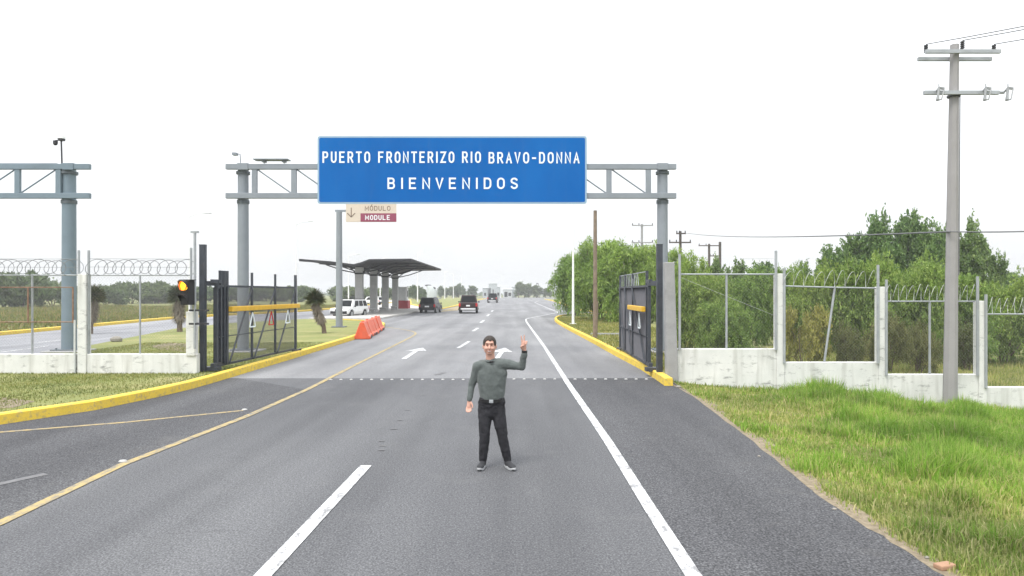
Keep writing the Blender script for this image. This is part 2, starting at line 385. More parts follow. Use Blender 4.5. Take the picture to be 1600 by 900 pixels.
# ---------------------------------------------------------------- ground and roads
def road_edge(Y): return 3.5+.028*min(Y, 18)
def H(X, Y):
    """ground height: the right verge falls away from the road"""
    e = lerp(road_edge(Y)+.05, 9.0, sstep(19, 30, Y))
    z = -.093*max(0, X-e)
    return max(z, -1.15)-.012
xs = sorted(set([-900, -600, -300, -150, -80, -50]+[x for x in range(-40, 3, 4)]+[3.2+.35*i for i in range(34)]+[15.5, 18, 22, 28, 36, 50, 80, 150, 300, 600, 900]))
ys = sorted(set([-60, -20]+[-4+1.0*i for i in range(36)]+[34, 38, 44, 52, 62, 80, 110, 150, 220, 320, 480, 700, 1000, 1400]))
mb = MB(); nx = len(xs)
mb.add([(x, y, H(x, y)) for y in ys for x in xs], [(j*nx+i, j*nx+i+1, (j+1)*nx+i+1, (j+1)*nx+i) for j in range(len(ys)-1) for i in range(nx-1)])
o = mb.build('ground', M['ground'], smooth=True); o['kind'] = 'structure'

JY = G(600, 591).y                          # seam between the newer and the older asphalt
edge_px = [(1530, 940), (1480, 900), (1400, 848), (1300, 786), (1245, 742), (1150, 668), (1085, 620), (1040, 596)]
edge = [G(*p) for p in edge_px]; edge[-1] = Vector((edge[-1].x, JY, 0))
re = [Vector((3.5, -15, 0)), Vector((3.4, 3, 0))]+edge
left_k = [(-30, 4.0)]+[G(*p).to_2d() for p in ((-500, 727), (-200, 694), (0, 664), (150, 641), (250, 620), (300, 608), (335, 598), (400, 578), (460, 560), (550, 532), (580, 521), (600, 512), (602, 508.5), (594, 505.5), (570, 503.5), (533, 501.5))]
left_kw = [Vector((p[0], p[1], 0)) for p in left_k]
sheet('road', [(-30, -15), (-30, JY), (4.2, JY)]+[(p.x, p.y) for p in reversed(re[:-1])], .0, M['asphalt'])
sheet('road', [(-14, JY), (-14, 60), (-12, 100), (-16, 180), (-34, 270), (-40, 330), (60, 400), (26, 270), (12, 150), (8, 110), (14, 86), (14, 66), (7, 60), (7, JY)], .0, M['asphalt_far'])
opp_near = [(-14.8, -15), (-15.6, 16), (-17.6, 28), (-20.8, 42), (-20.5, 50), (-17.6, 58), (-17.6, 97), (-15, 115), (-17, 180)]
opp_far = [(-29, 180), (-26, 110), (-25.6, 86), (-28.8, 70), (-29.8, 60), (-27.8, 38), (-26.4, 20), (-25.5, -15)]
sheet('opposite_road', opp_near+opp_far, .004, M['asphalt_opp'])
sheet('pavement', [G(*p).to_2d() for p in ((590, 484), (640, 488), (700, 470), (690, 466.5), (560, 470))], .008, M['paving'])
# yellow line, shoulders
yl_px = [(-420, 1000), (0, 818), (190, 727), (385, 651), (480, 609), (560, 568), (630, 533), (647, 524), (648, 519.5), (636, 516), (606, 511.5), (590, 510)]
yl = [G(*p) for p in yl_px]
yl_s = [yl[0]-Vector((yl[1]-yl[0])).normalized()*6]+yl[:6]+smooth_line(yl[6:], 4)
wl_px = [(1180, 1049), (1083, 900), (1010, 786), (950, 690), (888, 600), (850, 541), (824, 505)]
wl = [G(*p) for p in wl_px]; wl_tail = [G(*p) for p in ((824, 505), (822, 500), (828, 497), (866, 489.5), (871, 487.5), (862, 484), (840, 474.5), (836, 472.5), (842, 470))]
sheet('road_shoulder', [(p.x, p.y) for p in wl if p.y < JY]+[(wl[4].x, JY), (4.2, JY)]+[(p.x, p.y) for p in reversed(edge[1:-1])]+[(edge[0].x, wl[0].y)], .004, M['chipseal'])
ysh = [p for p in yl_s if p.y < JY-.3]
sheet('road_shoulder', [(-30, ysh[0].y)]+[(p.x, p.y) for p in ysh]+[(-7.4, JY), (-30, JY)], .004, M['chipseal'])
ribbon('yellow_line', yl_s, .13, .009, M['yellow_paint'])
ribbon('yellow_line', [G(*p) for p in ((-300, 706), (0, 676), (190, 661), (380, 642))], .12, .0095, M['yellow_faint'])
ribbon('edge_line', [wl[0]-(wl[1]-wl[0]).normalized()*5]+wl+smooth_line(wl_tail, 4)[1:], .14, .009, M['white_paint'])
for a, b, w in (((400, 912), (572, 728), .15), ((716, 544), (733, 533.5), .16), ((739, 517.5), (747, 512.5), .18), ((751, 504.5), (756, 500.5), .2), ((761, 494), (764.5, 491), .22), ((768, 487), (770, 485), .25)):
    ribbon('lane_dash', [G(*a), G(*b)], w, .009, M['white_paint'])
d0, d1 = G(400, 912), G(572, 728); dd = (d1-d0).normalized()
ribbon('lane_dash', [d0-dd*9, d0-dd*6], .15, .009, M['white_paint'])
for p, w in (((596, 704), .05), ((598, 697), .05), ((596, 690), .045), ((625, 657), .05), ((615, 671), .06), ((637, 641), .05), ((660, 618), .05)):
    q = G(*p); ribbon('worn_lane_mark', [q-Vector((w, 0, 0)), q+Vector((w, 0, 0))], .04, .009, M['white_thin'])
ribbon('worn_lane_mark', [G(-60, 772), G(0, 757), G(72, 741)], .13, .009, M['white_thin'])
q = G(676, 585); ribbon('worn_lane_mark', [G(682, 586), G(694, 582)], .16, .009, M['white_thin'])
def arrow(tail, neck, tip, wing):
    T, N, E = G(*tail), G(*neck), G(*tip); d = (E-T).normalized(); n = Vector((-d.y, d.x, 0)); w = .13
    pts = [T+n*w/1.5, N+n*w/1.5, N+n*wing, E, N-n*wing, N-n*w/1.5, T-n*w/1.5]
    sheet('lane_arrow', [(p.x, p.y) for p in pts], .009, M['white_paint'])
arrow((631, 561), (650, 548.5), (661, 543.5), .42)
arrow((776, 561), (784, 550), (789, 543.5), .42)
for a, b in (((0, 551), (75, 541)), ((60, 535.5), (128, 529)), ((150, 544), (280, 513))):
    ribbon('opposite_lane_line', [G(*a), G(*b)], .12, .012, M['white_paint'])
# raised verges behind the kerbs
kerb(left_kw, 1)
med = [(p[0], p[1]) for p in offset_line(left_kw, .12, 0)[0]]
sheet('median_verge', med+[(-17.5, 57.6), (-20.4, 50), (-20.7, 42), (-17.5, 28), (-15.5, 16), (-14.9, 4.0)], .125, M['verge'])
rk = [G(*p) for p in ((1038, 603), (1000, 577), (960, 555.5), (920, 533), (880, 511.5), (868, 503.5), (866.5, 499.5), (872, 496), (890, 493.5), (925, 492))]
kerb(smooth_line(rk, 3), -1)
rv = [(p[0], p[1]) for p in offset_line(smooth_line(rk, 3), -.12, 0)[0]]
sheet('right_verge', rv+[(12, 66), (9.2, 40), (8.6, 26), (6.2, 21), (4.5, 18.6)], .11, M['verge'])
rk2 = [G(*p) for p in ((1000, 491), (930, 489), (905, 485), (882, 477), (863, 470.5), (850, 467.5))]
kerb(rk2, -1, .16, .3)
sheet('right_verge', [(p[0], p[1]) for p in offset_line(rk2, -.2, 0)[0]]+[(60, 260), (40, 90)], .12, M['verge'])
ok = [Vector((p[0], p[1], 0)) for p in opp_far[::-1]]
kerb(smooth_line(ok, 3), 1, .2, .35)
ik = [G(*p) for p in ((640, 476), (660, 480), (692, 483), (716, 478), (730, 473), (760, 466.8), (700, 465.8), (640, 468.5), (640, 476))]
sheet('grass_island', [(p.x, p.y) for p in ik[:-1]], .1, M['verge']); kerb(ik, 1, .16, .4)
sheet('painted_hatching', [G(*p).to_2d() for p in ((688, 487.5), (715, 485), (722, 480), (716, 479), (692, 484.5))], .012, M['yellow_faint'])
sheet('bare_soil', [G(*p, .13).to_2d() for p in ((250, 546), (290, 550), (300, 538), (262, 535), (235, 541))], .131, M['soil'])
sheet('bare_soil', [G(*p, .13).to_2d() for p in ((-30, 640), (20, 637), (55, 627), (10, 621), (-30, 624))], .131, M['soil'])
# bare dusty strip where the asphalt frays into the right verge
mb = MB(); rr = random.Random(3); V = []; n = 44
ep = smooth_line(re[1:], 6); dz = []
for i, p in enumerate(ep):
    k_ = .5+.5*math.sin(p.y*2.1+1)*math.sin(p.y*.9); a = .01+.05*rr.random(); b = .05+.30*rr.random()*k_+.16*k_
    for X in (p.x-a, p.x+.02, p.x+b*.5, p.x+b): V.append((X, p.y, max(.006, H(X, p.y)+.016) if X < p.x+.03 else H(X, p.y)+.014))
mb.add(V, [(i*4+j, i*4+j+1, (i+1)*4+j+1, (i+1)*4+j) for i in range(len(ep)-1) for j in range(3)])
o = mb.build('bare_soil', M['soil']); o['kind'] = 'structure'
# shelter island
isl = [(-17.4, 58.4), (-11.9, 58.4), (-11.4, 60), (-11.4, 94), (-12.5, 97), (-17.4, 97)]
mb = MB(); mb.prism(isl, -.05, .17); o = mb.build('shelter_island', M['paving'], bevel=.03); o['kind'] = 'structure'

# ---------------------------------------------------------------- grass blades (stuff nobody could count)
def blades(name, pos, h, w, mat, rng, lean=.35):
    """pos Nx3 roots; h, w arrays"""
    n = len(pos); az = rng.uniform(0, 2*np.pi, n); la = rng.uniform(0, 2*np.pi, n); ln = np.abs(rng.normal(0, lean, n))*h
    sx, sy = np.cos(az)*w/2, np.sin(az)*w/2; lx, ly = np.cos(la)*ln, np.sin(la)*ln
    V = np.zeros((n, 5, 3))
    V[:, 0] = pos-np.c_[sx, sy, np.full(n, .02)]; V[:, 1] = pos+np.c_[sx, sy, np.full(n, -.02)]
    V[:, 2] = pos+np.c_[lx*.35+sx*.8, ly*.35+sy*.8, h*.55]; V[:, 3] = pos+np.c_[lx*.35-sx*.8, ly*.35-sy*.8, h*.55]
    V[:, 4] = pos+np.c_[lx, ly, h*np.maximum(.5, 1-.4*ln/h)]
    b = np.arange(n)[:, None]*5
    fl = np.concatenate([b+np.array([0, 1, 2, 3]), b+np.array([3, 2, 4])], 1).ravel()
    o = raw_mesh(name, V.reshape(-1, 3), fl, np.tile([4, 3], n), mat); o['kind'] = 'stuff'; o['category'] = 'grass'; return o
rng = np.random.default_rng(5)
vH = np.vectorize(H)
EY = np.array([p.y for p in ep]); EX = np.array([p.x for p in ep])
from math import exp
def clumpy(X, Y, s, seed):
    r = np.random.default_rng(seed); a = r.uniform(-1, 1, (6, 2))*s; ph = r.uniform(0, 6.28, 6)
    return sum(np.sin(X*a[i, 0]+Y*a[i, 1]+ph[i]) for i in range(6))/6
def verge_points(n):
    u = rng.uniform(0, 1, n); Y = 4.6*(17.75/4.6)**(u**1.0); X = rng.uniform(3.3, 14.6, n)
    e = np.interp(Y, EY, EX); k = (X > e+.02) & (X < .80*Y+1.0); return X[k], Y[k], e[k]
X, Y, e = verge_points(430000)
d = X-e
c1 = clumpy(X, Y, 2.2, 1); c2 = clumpy(X, Y, 7, 2); c3 = clumpy(X, Y, 1.1, 12)
keep = rng.uniform(0, 1, len(X)) < np.clip((d+.10*c2+.08)/.45, .04, 1)*np.clip(.85+1.1*c2+.5*c1, .25, 1)
X, Y, d, c1, c2, c3 = (q_[keep] for q_ in (X, Y, d, c1, c2, c3))
tall = np.clip((d-.9-.045*(18-Y))/1.7, 0, 1)*.85+c1*.45+c2*.25
tuft = np.clip((c2+.5*c1-.22)*3, 0, 1)
h = np.clip(.06+.23*np.clip(tall, 0, 1.3)+.22*tuft*np.clip(d/1.2, .2, 1)+rng.normal(0, .035, len(X)), .03, .62)*rng.uniform(.55, 1.2, len(X))
isdry = rng.uniform(0, 1, len(X)) > np.clip(.10+tall*.72+.6*c3+.2*tuft, .05, .86)
pos = np.c_[X, Y, vH(X, Y)]; w = (.0075+.0006*Y)*rng.uniform(.6, 1.5, len(X))
blades('tall_grass', pos[~isdry], h[~isdry], w[~isdry], M['grass_tall'], rng, .45)['label'] = 'bright green tall grass on the slope below the right wall'
blades('drying_grass', pos[isdry], h[isdry]*.95, w[isdry], M['grass_dry'], rng, .5)['label'] = 'short drying grass along the right edge of the asphalt'
def in_poly(X, Y, poly):
    ins = np.zeros(len(X), bool); n = len(poly)
    for i in range(n):
        x1, y1 = poly[i][:2]; x2, y2 = poly[(i+1) % n][:2]
        ins ^= ((y1 > Y) != (y2 > Y)) & (X < (x2-x1)*(Y-y1)/((y2-y1) or 1e-9)+x1)
    return ins
X = rng.uniform(-16, -7, 120000); Y = rng.uniform(9, 30, 120000)
k = in_poly(X, Y, med); X, Y = X[k], Y[k]; c = clumpy(X, Y, 2.5, 4)
k = (rng.uniform(0, 1, len(X)) < .75+c*.9); X, Y = X[k], Y[k]
blades('mown_grass', np.c_[X, Y, np.full(len(X), .125)], rng.uniform(.02, .065, len(X)), .0115*rng.uniform(.7, 1.5, len(X)), M['grass_mown'], rng, .6)['label'] = 'short mown grass on the median by the left wall'
X = rng.uniform(3, 26, 60000); Y = rng.uniform(18.4, 34, 60000); k = (X > 4.6+.6*(Y-18.4)) & (X < .82*Y+1); X, Y = X[k], Y[k]
c = clumpy(X, Y, 1.5, 6)
blades('rough_grass', np.c_[X, Y, vH(X, Y)], np.clip(.28+.22*c+rng.normal(0, .05, len(X)), .08, .7), .028*rng.uniform(.7, 1.5, len(X)), M['grass_dry'], rng)['label'] = 'rough high grass behind the right fence'
X = rng.uniform(3.5, 9, 26000); Y = rng.uniform(19, 62, 26000); k = in_poly(X, Y, rv+[(12, 66), (9.2, 40), (8.6, 26), (6.2, 21), (4.5, 18.6)]); X, Y = X[k], Y[k]
blades('verge_grass', np.c_[X, Y, np.full(len(X), .11)], rng.uniform(.05, .16, len(X)), .03*rng.uniform(.7, 1.5, len(X)), M['grass_mown'], rng, .6)['label'] = 'low grass on the verge behind the right gate'
X = rng.uniform(-75, -27, 42000); Y = rng.uniform(34, 120, 42000); k = X < np.interp(Y, [20, 38, 60, 70, 86, 110, 180], [-26.4, -27.8, -29.8, -28.8, -25.6, -26, -29])-.5; X, Y = X[k], Y[k]
c = clumpy(X, Y, .35, 9)
blades('field_grass', np.c_[X, Y, np.zeros(len(X))], np.clip(.35+.3*c+rng.normal(0, .08, len(X)), .1, .9), .09*rng.uniform(.7, 1.5, len(X)), M['grass_field'], rng)['label'] = 'rough yellowing grass of the field beyond the opposite road'

# ---------------------------------------------------------------- trees and shrubs
def leaves(centres, radii, n_each, size, aspect, rng, droop=0.0):
    """leaf quads scattered round clump centres -> V, faces"""
    C = np.repeat(centres, n_each, 0); Rr = np.repeat(radii, n_each)[:, None]; n = len(C)
    off = rng.normal(0, 1, (n, 3)); off *= (rng.uniform(0, 1, (n, 1))**.45)/np.linalg.norm(off, axis=1, keepdims=True)
    p = C+off*Rr*np.array([1, 1, .8])
    ax = rng.normal(0, 1, (n, 3)); ax[:, 2] -= droop; ax /= np.linalg.norm(ax, axis=1, keepdims=True)
    b = np.cross(ax, rng.normal(0, 1, (n, 3))); b /= np.linalg.norm(b, axis=1, keepdims=True)
    s = size*rng.uniform(.6, 1.35, (n, 1))
    V = np.stack([p-ax*s, p+b*s*aspect, p+ax*s, p-b*s*aspect], 1)
    return V.reshape(-1, 3), np.arange(4*n), np.full(n, 4)
def make_tree(name, label, cat, h, rx, seed, mat, leaf=.1, aspect=.35, sprigs=620, per=40, low=.0, droop=0., lobes=9, lr=(.34, .55), stems=3, top=1.0):
    """foliage carried on sprigs that grow out of overlapping lobes; several leaning limbs below"""
    rg = np.random.default_rng(seed); r = random.Random(seed); t = thing(name, label, cat)
    LB = []
    for k in range(lobes):
        f = k/(lobes-1); a = k*2.4+r.uniform(-.4, .4); rr = r.uniform(*lr)
        zc = low+(1-low)*lerp(.2, .64, f)*top*r.uniform(.85, 1.12); q = r.uniform(.4, .78)*(1-.3*f)
        LB.append((math.cos(a)*q*rx, math.sin(a)*q*rx, zc*h, rr*rx*r.uniform(.8, 1.15), rr*h*.5*r.uniform(.85, 1.1)))
    LB = np.array(LB); pr = LB[:, 3]**2; idx = rg.choice(lobes, sprigs, p=pr/pr.sum()); c = LB[idx]
    d = rg.normal(0, 1, (sprigs, 3)); d[:, 2] += .08; d /= np.linalg.norm(d, axis=1, keepdims=True)
    sc = np.c_[c[:, 3], c[:, 3], c[:, 4]]*rg.uniform(.66, 1.16, (sprigs, 1))**1.0
    a_ = c[:, :3]+d*sc*.3; b_ = c[:, :3]+d*sc
    ln = np.linalg.norm(b_-a_, axis=1); b_[:, 2] -= droop*ln*.35
    tt = rg.uniform(.0, 1, (sprigs, per))**.75
    p = a_[:, None]+(b_-a_)[:, None]*tt[..., None]; p[..., 2] += droop*ln[:, None]*.25*np.sin(tt*np.pi)
    p += rg.normal(0, 1, p.shape)*(ln[:, None, None]*.085*(1.3-.6*tt[..., None])+leaf*.3)
    dirs = np.repeat(d[:, None], per, 1)*.5+rg.normal(0, .8, p.shape); dirs[..., 2] -= droop*.6
    p = p.reshape(-1, 3); ax = dirs.reshape(-1, 3); ax /= np.linalg.norm(ax, axis=1, keepdims=True); n = len(p)
    b = np.cross(ax, rg.normal(0, 1, (n, 3))); b /= np.linalg.norm(b, axis=1, keepdims=True)
    s = leaf*rg.uniform(.55, 1.35, (n, 1)); V = np.stack([p-ax*s, p+b*s*aspect, p+ax*s, p-b*s*aspect], 1).reshape(-1, 3)
    V[:, 2] = np.where(V[:, 2] < .03, np.abs(V[:, 2])*.5+.03, V[:, 2])
    kz = h/np.percentile(V[:, 2], 99.7); kr = rx/np.percentile(np.hypot(V[:, 0], V[:, 1]), 98.5); kk = np.array([kr, kr, kz]); V *= kk; a_ *= kk; b_ *= kk; LB[:, :3] *= kk
    mb = MB()
    for k in range(stems):
        an = 2*math.pi*k/stems+r.random(); bs = Vector((math.cos(an)*rx*.05, math.sin(an)*rx*.05, -.15)); tp = Vector((math.cos(an)*rx*.36, math.sin(an)*rx*.36, h*.66))
        mid = bs.lerp(tp, .5)+Vector((r.uniform(-.08, .08), r.uniform(-.08, .08), .05))*rx
        mb.tube([bs, mid, tp], .1, 6, radii=[.022*h, .015*h, .005*h])
    for q in range(0, sprigs, max(1, sprigs//70)):
        A, B = Vector(a_[q]), Vector(b_[q]); mb.tube([A, A.lerp(B, .5)+Vector((0, 0, droop*.05)), B], .01, 4, radii=[.0045*h, .003*h, .001*h])
    for l_ in LB:
        e = Vector(l_[:3]); st = Vector((e.x*.25, e.y*.25, e.z*.4)); mb.tube([st, st.lerp(e, .5)+Vector((0, 0, .05*h)), e], .02, 5, radii=[.011*h, .008*h, .004*h])
    mb.build('trunk', M['bark'], t, True)
    raw_mesh('crown', V, np.arange(4*n), np.full(n, 4), mat, t)
    return t
PROTO = {}
ZERO = (0, 0, 0)
PROTO['mesq1'] = make_tree('mesquite_tree', '', 'tree', 4.2, 2.6, 11, M['leaf_mesquite'], .085, .32, 760, 40, .0, .5, 10)
PROTO['mesq2'] = make_tree('mesquite_tree', '', 'tree', 4.0, 2.8, 12, M['leaf_mesquite'], .085, .32, 760, 40, .0, .5, 11)
PROTO['mesq3'] = make_tree('thorny_shrub', '', 'shrub', 2.4, 1.7, 13, M['leaf_dry'], .06, .35, 420, 34, .0, .2, 8)
PROTO['will1'] = make_tree('feathery_tree', '', 'tree', 6.0, 3.1, 21, M['leaf_willow'], .15, .2, 860, 36, .0, 1.1, 11)
PROTO['will2'] = make_tree('feathery_tree', '', 'tree', 6.0, 3.0, 22, M['leaf_willow'], .15, .2, 860, 36, .0, 1.1, 12)
PROTO['dark1'] = make_tree('broadleaf_tree', '', 'tree', 8.0, 3.4, 31, M['leaf_dark'], .13, .5, 560, 42, .12, 0, 13, (.24, .40))
PROTO['dark2'] = make_tree('broadleaf_tree', '', 'tree', 8.0, 3.2, 32, M['leaf_dark'], .13, .5, 540, 42, .10, 0, 12, (.24, .42))
PROTO['yell'] = make_tree('yellow_shrub', '', 'shrub', 1.5, 1.4, 41, M['leaf_yellow'], .05, .5, 300, 30, .0, 0, 7)
PROTO['far1'] = make_tree('far_bush', '', 'shrub', 4.5, 4.0, 51, M['leaf_far'], .24, .5, 420, 22, .0, .1, 9, (.4, .6))
PROTO['far2'] = make_tree('far_bush', '', 'shrub', 4.5, 3.8, 52, M['leaf_far'], .24, .5, 420, 22, .0, .1, 8, (.4, .6))
PROTO['slim'] = make_tree('slim_tree', '', 'tree', 7.0, 1.5, 61, M['leaf_far'], .26, .5, 150, 16, .1, 0, 6, (.4, .6), 1)
USED = set()
def place(kind, px, Y, top, wpx, label, group=None, zb=None):
    """one tree: photo column px, distance Y, row of its top, half-width in px"""
    proto = PROTO[kind]; X = PX(px, Y); z0 = H(X, Y) if zb is None else zb
    ph, pr = {'mesq1': (4.2, 2.6), 'mesq2': (4.0, 2.8), 'mesq3': (2.4, 1.7), 'will1': (6, 3.1), 'will2': (6, 3.0), 'dark1': (8, 3.4), 'dark2': (8, 3.2), 'yell': (1.5, 1.4), 'far1': (4.5, 4.0), 'far2': (4.5, 3.8), 'slim': (7, 1.5)}[kind]
    sz = (PZ(top, Y)-z0)/ph; sx = wpx*Y/F/pr; rz = random.uniform(0, 6.28)
    if kind in USED:
        o = dup(proto, (X, Y, z0), rz, (sx, sx, sz), label)
    else:
        o = proto; USED.add(kind); o.location = (X, Y, z0); o.rotation_euler = (0, 0, rz); o.scale = (sx, sx, sz)
    o['label'] = label
    if group: o['group'] = group
    elif 'group' in o: del o['group']
    return o
gw = 'feathery light green trees behind the right gate'
for a in (('will1', 900, 66, 394, 42, 'feathery light green tree nearest the distant bend, left end of the tree mass'),
          ('will2', 935, 56, 378, 56, 'light green feathery tree rising behind the bare wooden pole'),
          ('will1', 985, 52, 378, 60, 'light green feathery tree standing right behind the right gate leaf'),
          ('will2', 1032, 50, 384, 52, 'light green feathery tree behind the right gantry column'),
          ('will2', 1078, 40, 402, 42, 'light green feathery tree beneath the dark double-armed pole')):
    place(*a, group=gw)
gm = 'mesquite thicket behind the right fence'
for a in (('mesq1', 1095, 26, 428, 52, 'mesquite bush filling the left half of the first fence bay'),
          ('mesq2', 1165, 31, 422, 48, 'mesquite bush in the right half of the first fence bay'),
          ('mesq1', 1222, 36, 418, 42, 'mesquite bush behind the pillar between first and second fence bays'),
          ('mesq2', 1275, 30, 418, 48, 'mesquite bush in the left half of the second fence bay'),
          ('mesq1', 1345, 29, 404, 62, 'taller mesquite bush in the right half of the second fence bay'),
          ('mesq2', 1425, 30, 412, 60, 'mesquite bush in the third fence bay left of the utility pole'),
          ('mesq1', 1500, 30, 425, 52, 'mesquite bush in the third fence bay right of the utility pole'),
          ('mesq2', 1452, 36, 405, 50, 'mesquite bush peeking above the third bay just left of the utility pole'),
          ('mesq1', 1130, 24, 470, 46, 'low mesquite bush close behind the middle post of the first bay'),
          ('mesq2', 1568, 32, 432, 52, 'mesquite bush behind the last fence bay'),
          ('mesq1', 1640, 34, 432, 60, 'mesquite bush cut by the right picture edge')):
    place(*a, group=gm)
gd = 'dark broadleaf trees rising above the thicket'
for a in (('dark2', 1140, 60, 405, 34, 'small dark broadleaf tree behind the first fence bay'),
          ('dark1', 1196, 64, 412, 44, 'low dark broadleaf tree behind the tall fence post of the first bay'),
          ('dark1', 1318, 46, 374, 50, 'dark broadleaf tree forming the left shoulder of the big crown group'),
          ('dark2', 1372, 45, 338, 50, 'dark broadleaf tree at the left peak of the big crown group'),
          ('dark1', 1430, 46, 334, 50, 'tallest dark broadleaf tree just left of the utility pole'),
          ('dark2', 1490, 48, 352, 46, 'dark broadleaf tree directly behind the concrete utility pole'),
          ('dark1', 1530, 50, 380, 34, 'dark broadleaf tree at the right end of the big crown group'),
          ('dark2', 1270, 60, 408, 36, 'low dark broadleaf tree left of the big crown group'),
          ('dark1', 1600, 70, 428, 50, 'dark broadleaf tree low at the right picture edge')):
    place(*a, group=gd)
gt = 'thorny olive shrubs close behind the right fence'
for a in (('mesq3', 1328, 24, 502, 28, 'thorny olive shrub beside the leaning fence post'),
          ('mesq3', 1388, 24.5, 486, 34, 'thorny olive shrub behind the pillar between second and third bays'),
          ('mesq3', 1436, 25, 502, 30, 'thorny olive shrub in the third bay under the razor wire'),
          ('mesq3', 1510, 27, 498, 30, 'thorny olive shrub behind the last fence pillar')):
    place(*a, group=gt)
place('yell', 1255, 24, 478, 40, 'yellow-green low shrub at the left of the second fence bay')
gf = 'bushes beyond the field on the left'
lab = ['large dark bush cut by the left picture edge', 'large dark bush behind the left fence between the edge and the blue column', 'dark bush just left of the blue gantry column',
       'low bush right of the white fence pillar', 'rounded bush seen left of the thin post in the second left bay', 'rounded bush seen right of the thin post in the second left bay',
       'low bush left of the traffic signal', 'low bush behind the traffic signal', 'low bush seen between gate post and gate leaf', 'low bush left of the gantry column behind the gate',
       'low bush right of the gantry column behind the gate', 'low bush near the free end of the left gate', 'low bush left of the yucca beside the road', 'low bush behind the white parked car',
       'low bush left of the first shelter column', 'low bush between the first and second shelter columns', 'low bush between the third and fourth shelter columns', 'green bush between shelter booth and white monument']
for i, (px, Y, top, w) in enumerate(((-25, 100, 424, 50), (38, 105, 426, 42), (82, 120, 440, 36), (165, 130, 447, 34), (205, 150, 441, 34), (245, 150, 441, 36), (283, 170, 447, 30), (318, 170, 448, 32),
                                     (348, 190, 449, 32), (372, 190, 447, 32), (415, 200, 448, 34), (445, 190, 448, 30), (470, 180, 447, 28), (535, 190, 447, 30), (557, 200, 449, 24), (578, 210, 450, 22), (604, 220, 450, 22), (650, 230, 446.5, 17))):
    place(('far1', 'far2')[i % 2], px, Y, top, w, lab[i], gf, 0)
gs = 'slim grey-green trees along the far roadside'
sl = ['slim far tree nearest the white monument', 'second slim far tree right of the white monument', 'third slim far tree right of the white monument', 'fourth slim far tree right of the white monument', 'tall slim far tree left of the red pickup roof', 'dark slim far tree above the red pickup roof',
      'slim far tree just left of the white border building', 'bushy slim tree nearest the right end of the white far building', 'tall slim tree behind the raised hand side of the road', 'slim far tree left of the thatched shade', 'slim far tree under the thatched shade', 'small lone far tree right of the thatched shade', 'last small far tree before the light green trees']
for i, (px, Y, top, w) in enumerate(((689, 330, 447, 6), (697, 330, 450, 6), (706, 330, 448, 6), (712, 330, 447, 6), (717, 330, 443, 7), (723, 320, 447, 5), (738, 330, 446.5, 9), (811, 330, 440.5, 8), (819, 330, 444, 9), (826, 330, 443, 8), (838, 330, 446, 11), (853, 330, 450, 5), (859, 330, 453, 4))):
    place('slim', px, Y, top, w, sl[i], gs, 0)
# far-off scrub that reads as one mass along the horizon
n = 5200; a = rng.uniform(-1, 1, n); Yf = rng.uniform(560, 760, n); Xf = a*Yf*1.1
hh = 2.6+1.6*np.sin(a*60)+1.2*np.sin(a*173+1); cz = np.abs(rng.uniform(0, 1, n))*hh
V, fl, sz = leaves(np.c_[Xf, Yf, cz], np.full(n, 2.0), 4, 1.1, .6, rng)
V[:, 2] = np.maximum(V[:, 2], 0)
o = raw_mesh('far_scrub', V, fl, sz, M['leaf_far']); o['kind'] = 'stuff'; o['label'] = 'far-off scrub along the horizon'; o['category'] = 'scrub'

# ---------------------------------------------------------------- yuccas
def yucca(base, top_py, Y, lean, label, seed, s=1):
    rg = np.random.default_rng(seed); z0 = .1
    b = Vector((PX(base, Y), Y, z0)); t = thing('yucca_tree', label, 'yucca', b, 0, 'yuccas on the grass median')
    hgt = PZ(top_py, Y)-z0; cx = lean; cz = hgt*.72
    pts = [Vector((0, 0, -.1)), Vector((cx*.1, 0, hgt*.15)), Vector((cx*.75, 0, hgt*.4)), Vector((cx, 0, cz))]
    mb = MB(); mb.tube(pts, .1, 9, radii=[.13*s, .11*s, .15*s, .12*s]); mb.build('trunk', M['bark'], t, True)
    def spikes(n, L, w, el0, el1, zc, spread, name, mat, hang=0):
        az = rg.uniform(0, 2*np.pi, n); el = rg.uniform(el0, el1, n); l = L*rg.uniform(.7, 1.15, n)
        d = np.c_[np.cos(az)*np.cos(el), np.sin(az)*np.cos(el), np.sin(el)]
        u = rg.uniform(0, 1, n)
        zb = zc[0]+(zc[1]-zc[0])*u; f = np.clip((zb/hgt-.15)/.55, 0, 1)
        base_ = np.c_[cx*f, np.zeros(n), zb]+d*spread
        side_ = np.cross(d, np.array([0, 0, 1.])); side_ /= np.linalg.norm(side_, axis=1, keepdims=True)
        tip = base_+d*l[:, None]; tip[:, 2] -= hang*l
        V = np.stack([base_-side_*w*.5, base_+side_*w*.5, base_+d*l[:, None]*.5+side_*w, tip, base_+d*l[:, None]*.5-side_*w], 1)
        raw_mesh(name, V.reshape(-1, 3), np.arange(5*n), np.full(n, 5), mat, t)
    spikes(760, .5*s, .02, -.5, 1.5, (cz*.92, cz*1.05), .1, 'crown', M['leaf_yucca'], .12)
    spikes(900, .36*s, .022, -1.5, -.7, (hgt*.34, cz*.98), .19*s, 'leaf_skirt', M['thatch'])
    return t
yucca(507, 446, 37, -.5, 'yucca with a curved shaggy trunk beside the module sign post', 1, 1.05)
yucca(281, 440, 38.5, -.05, 'shaggy-trunked yucca behind the traffic signal', 2, 1.25)
yucca(141, 440, 38.5, .2, 'dark yucca half hidden behind the white fence pillar', 3, 1.2)

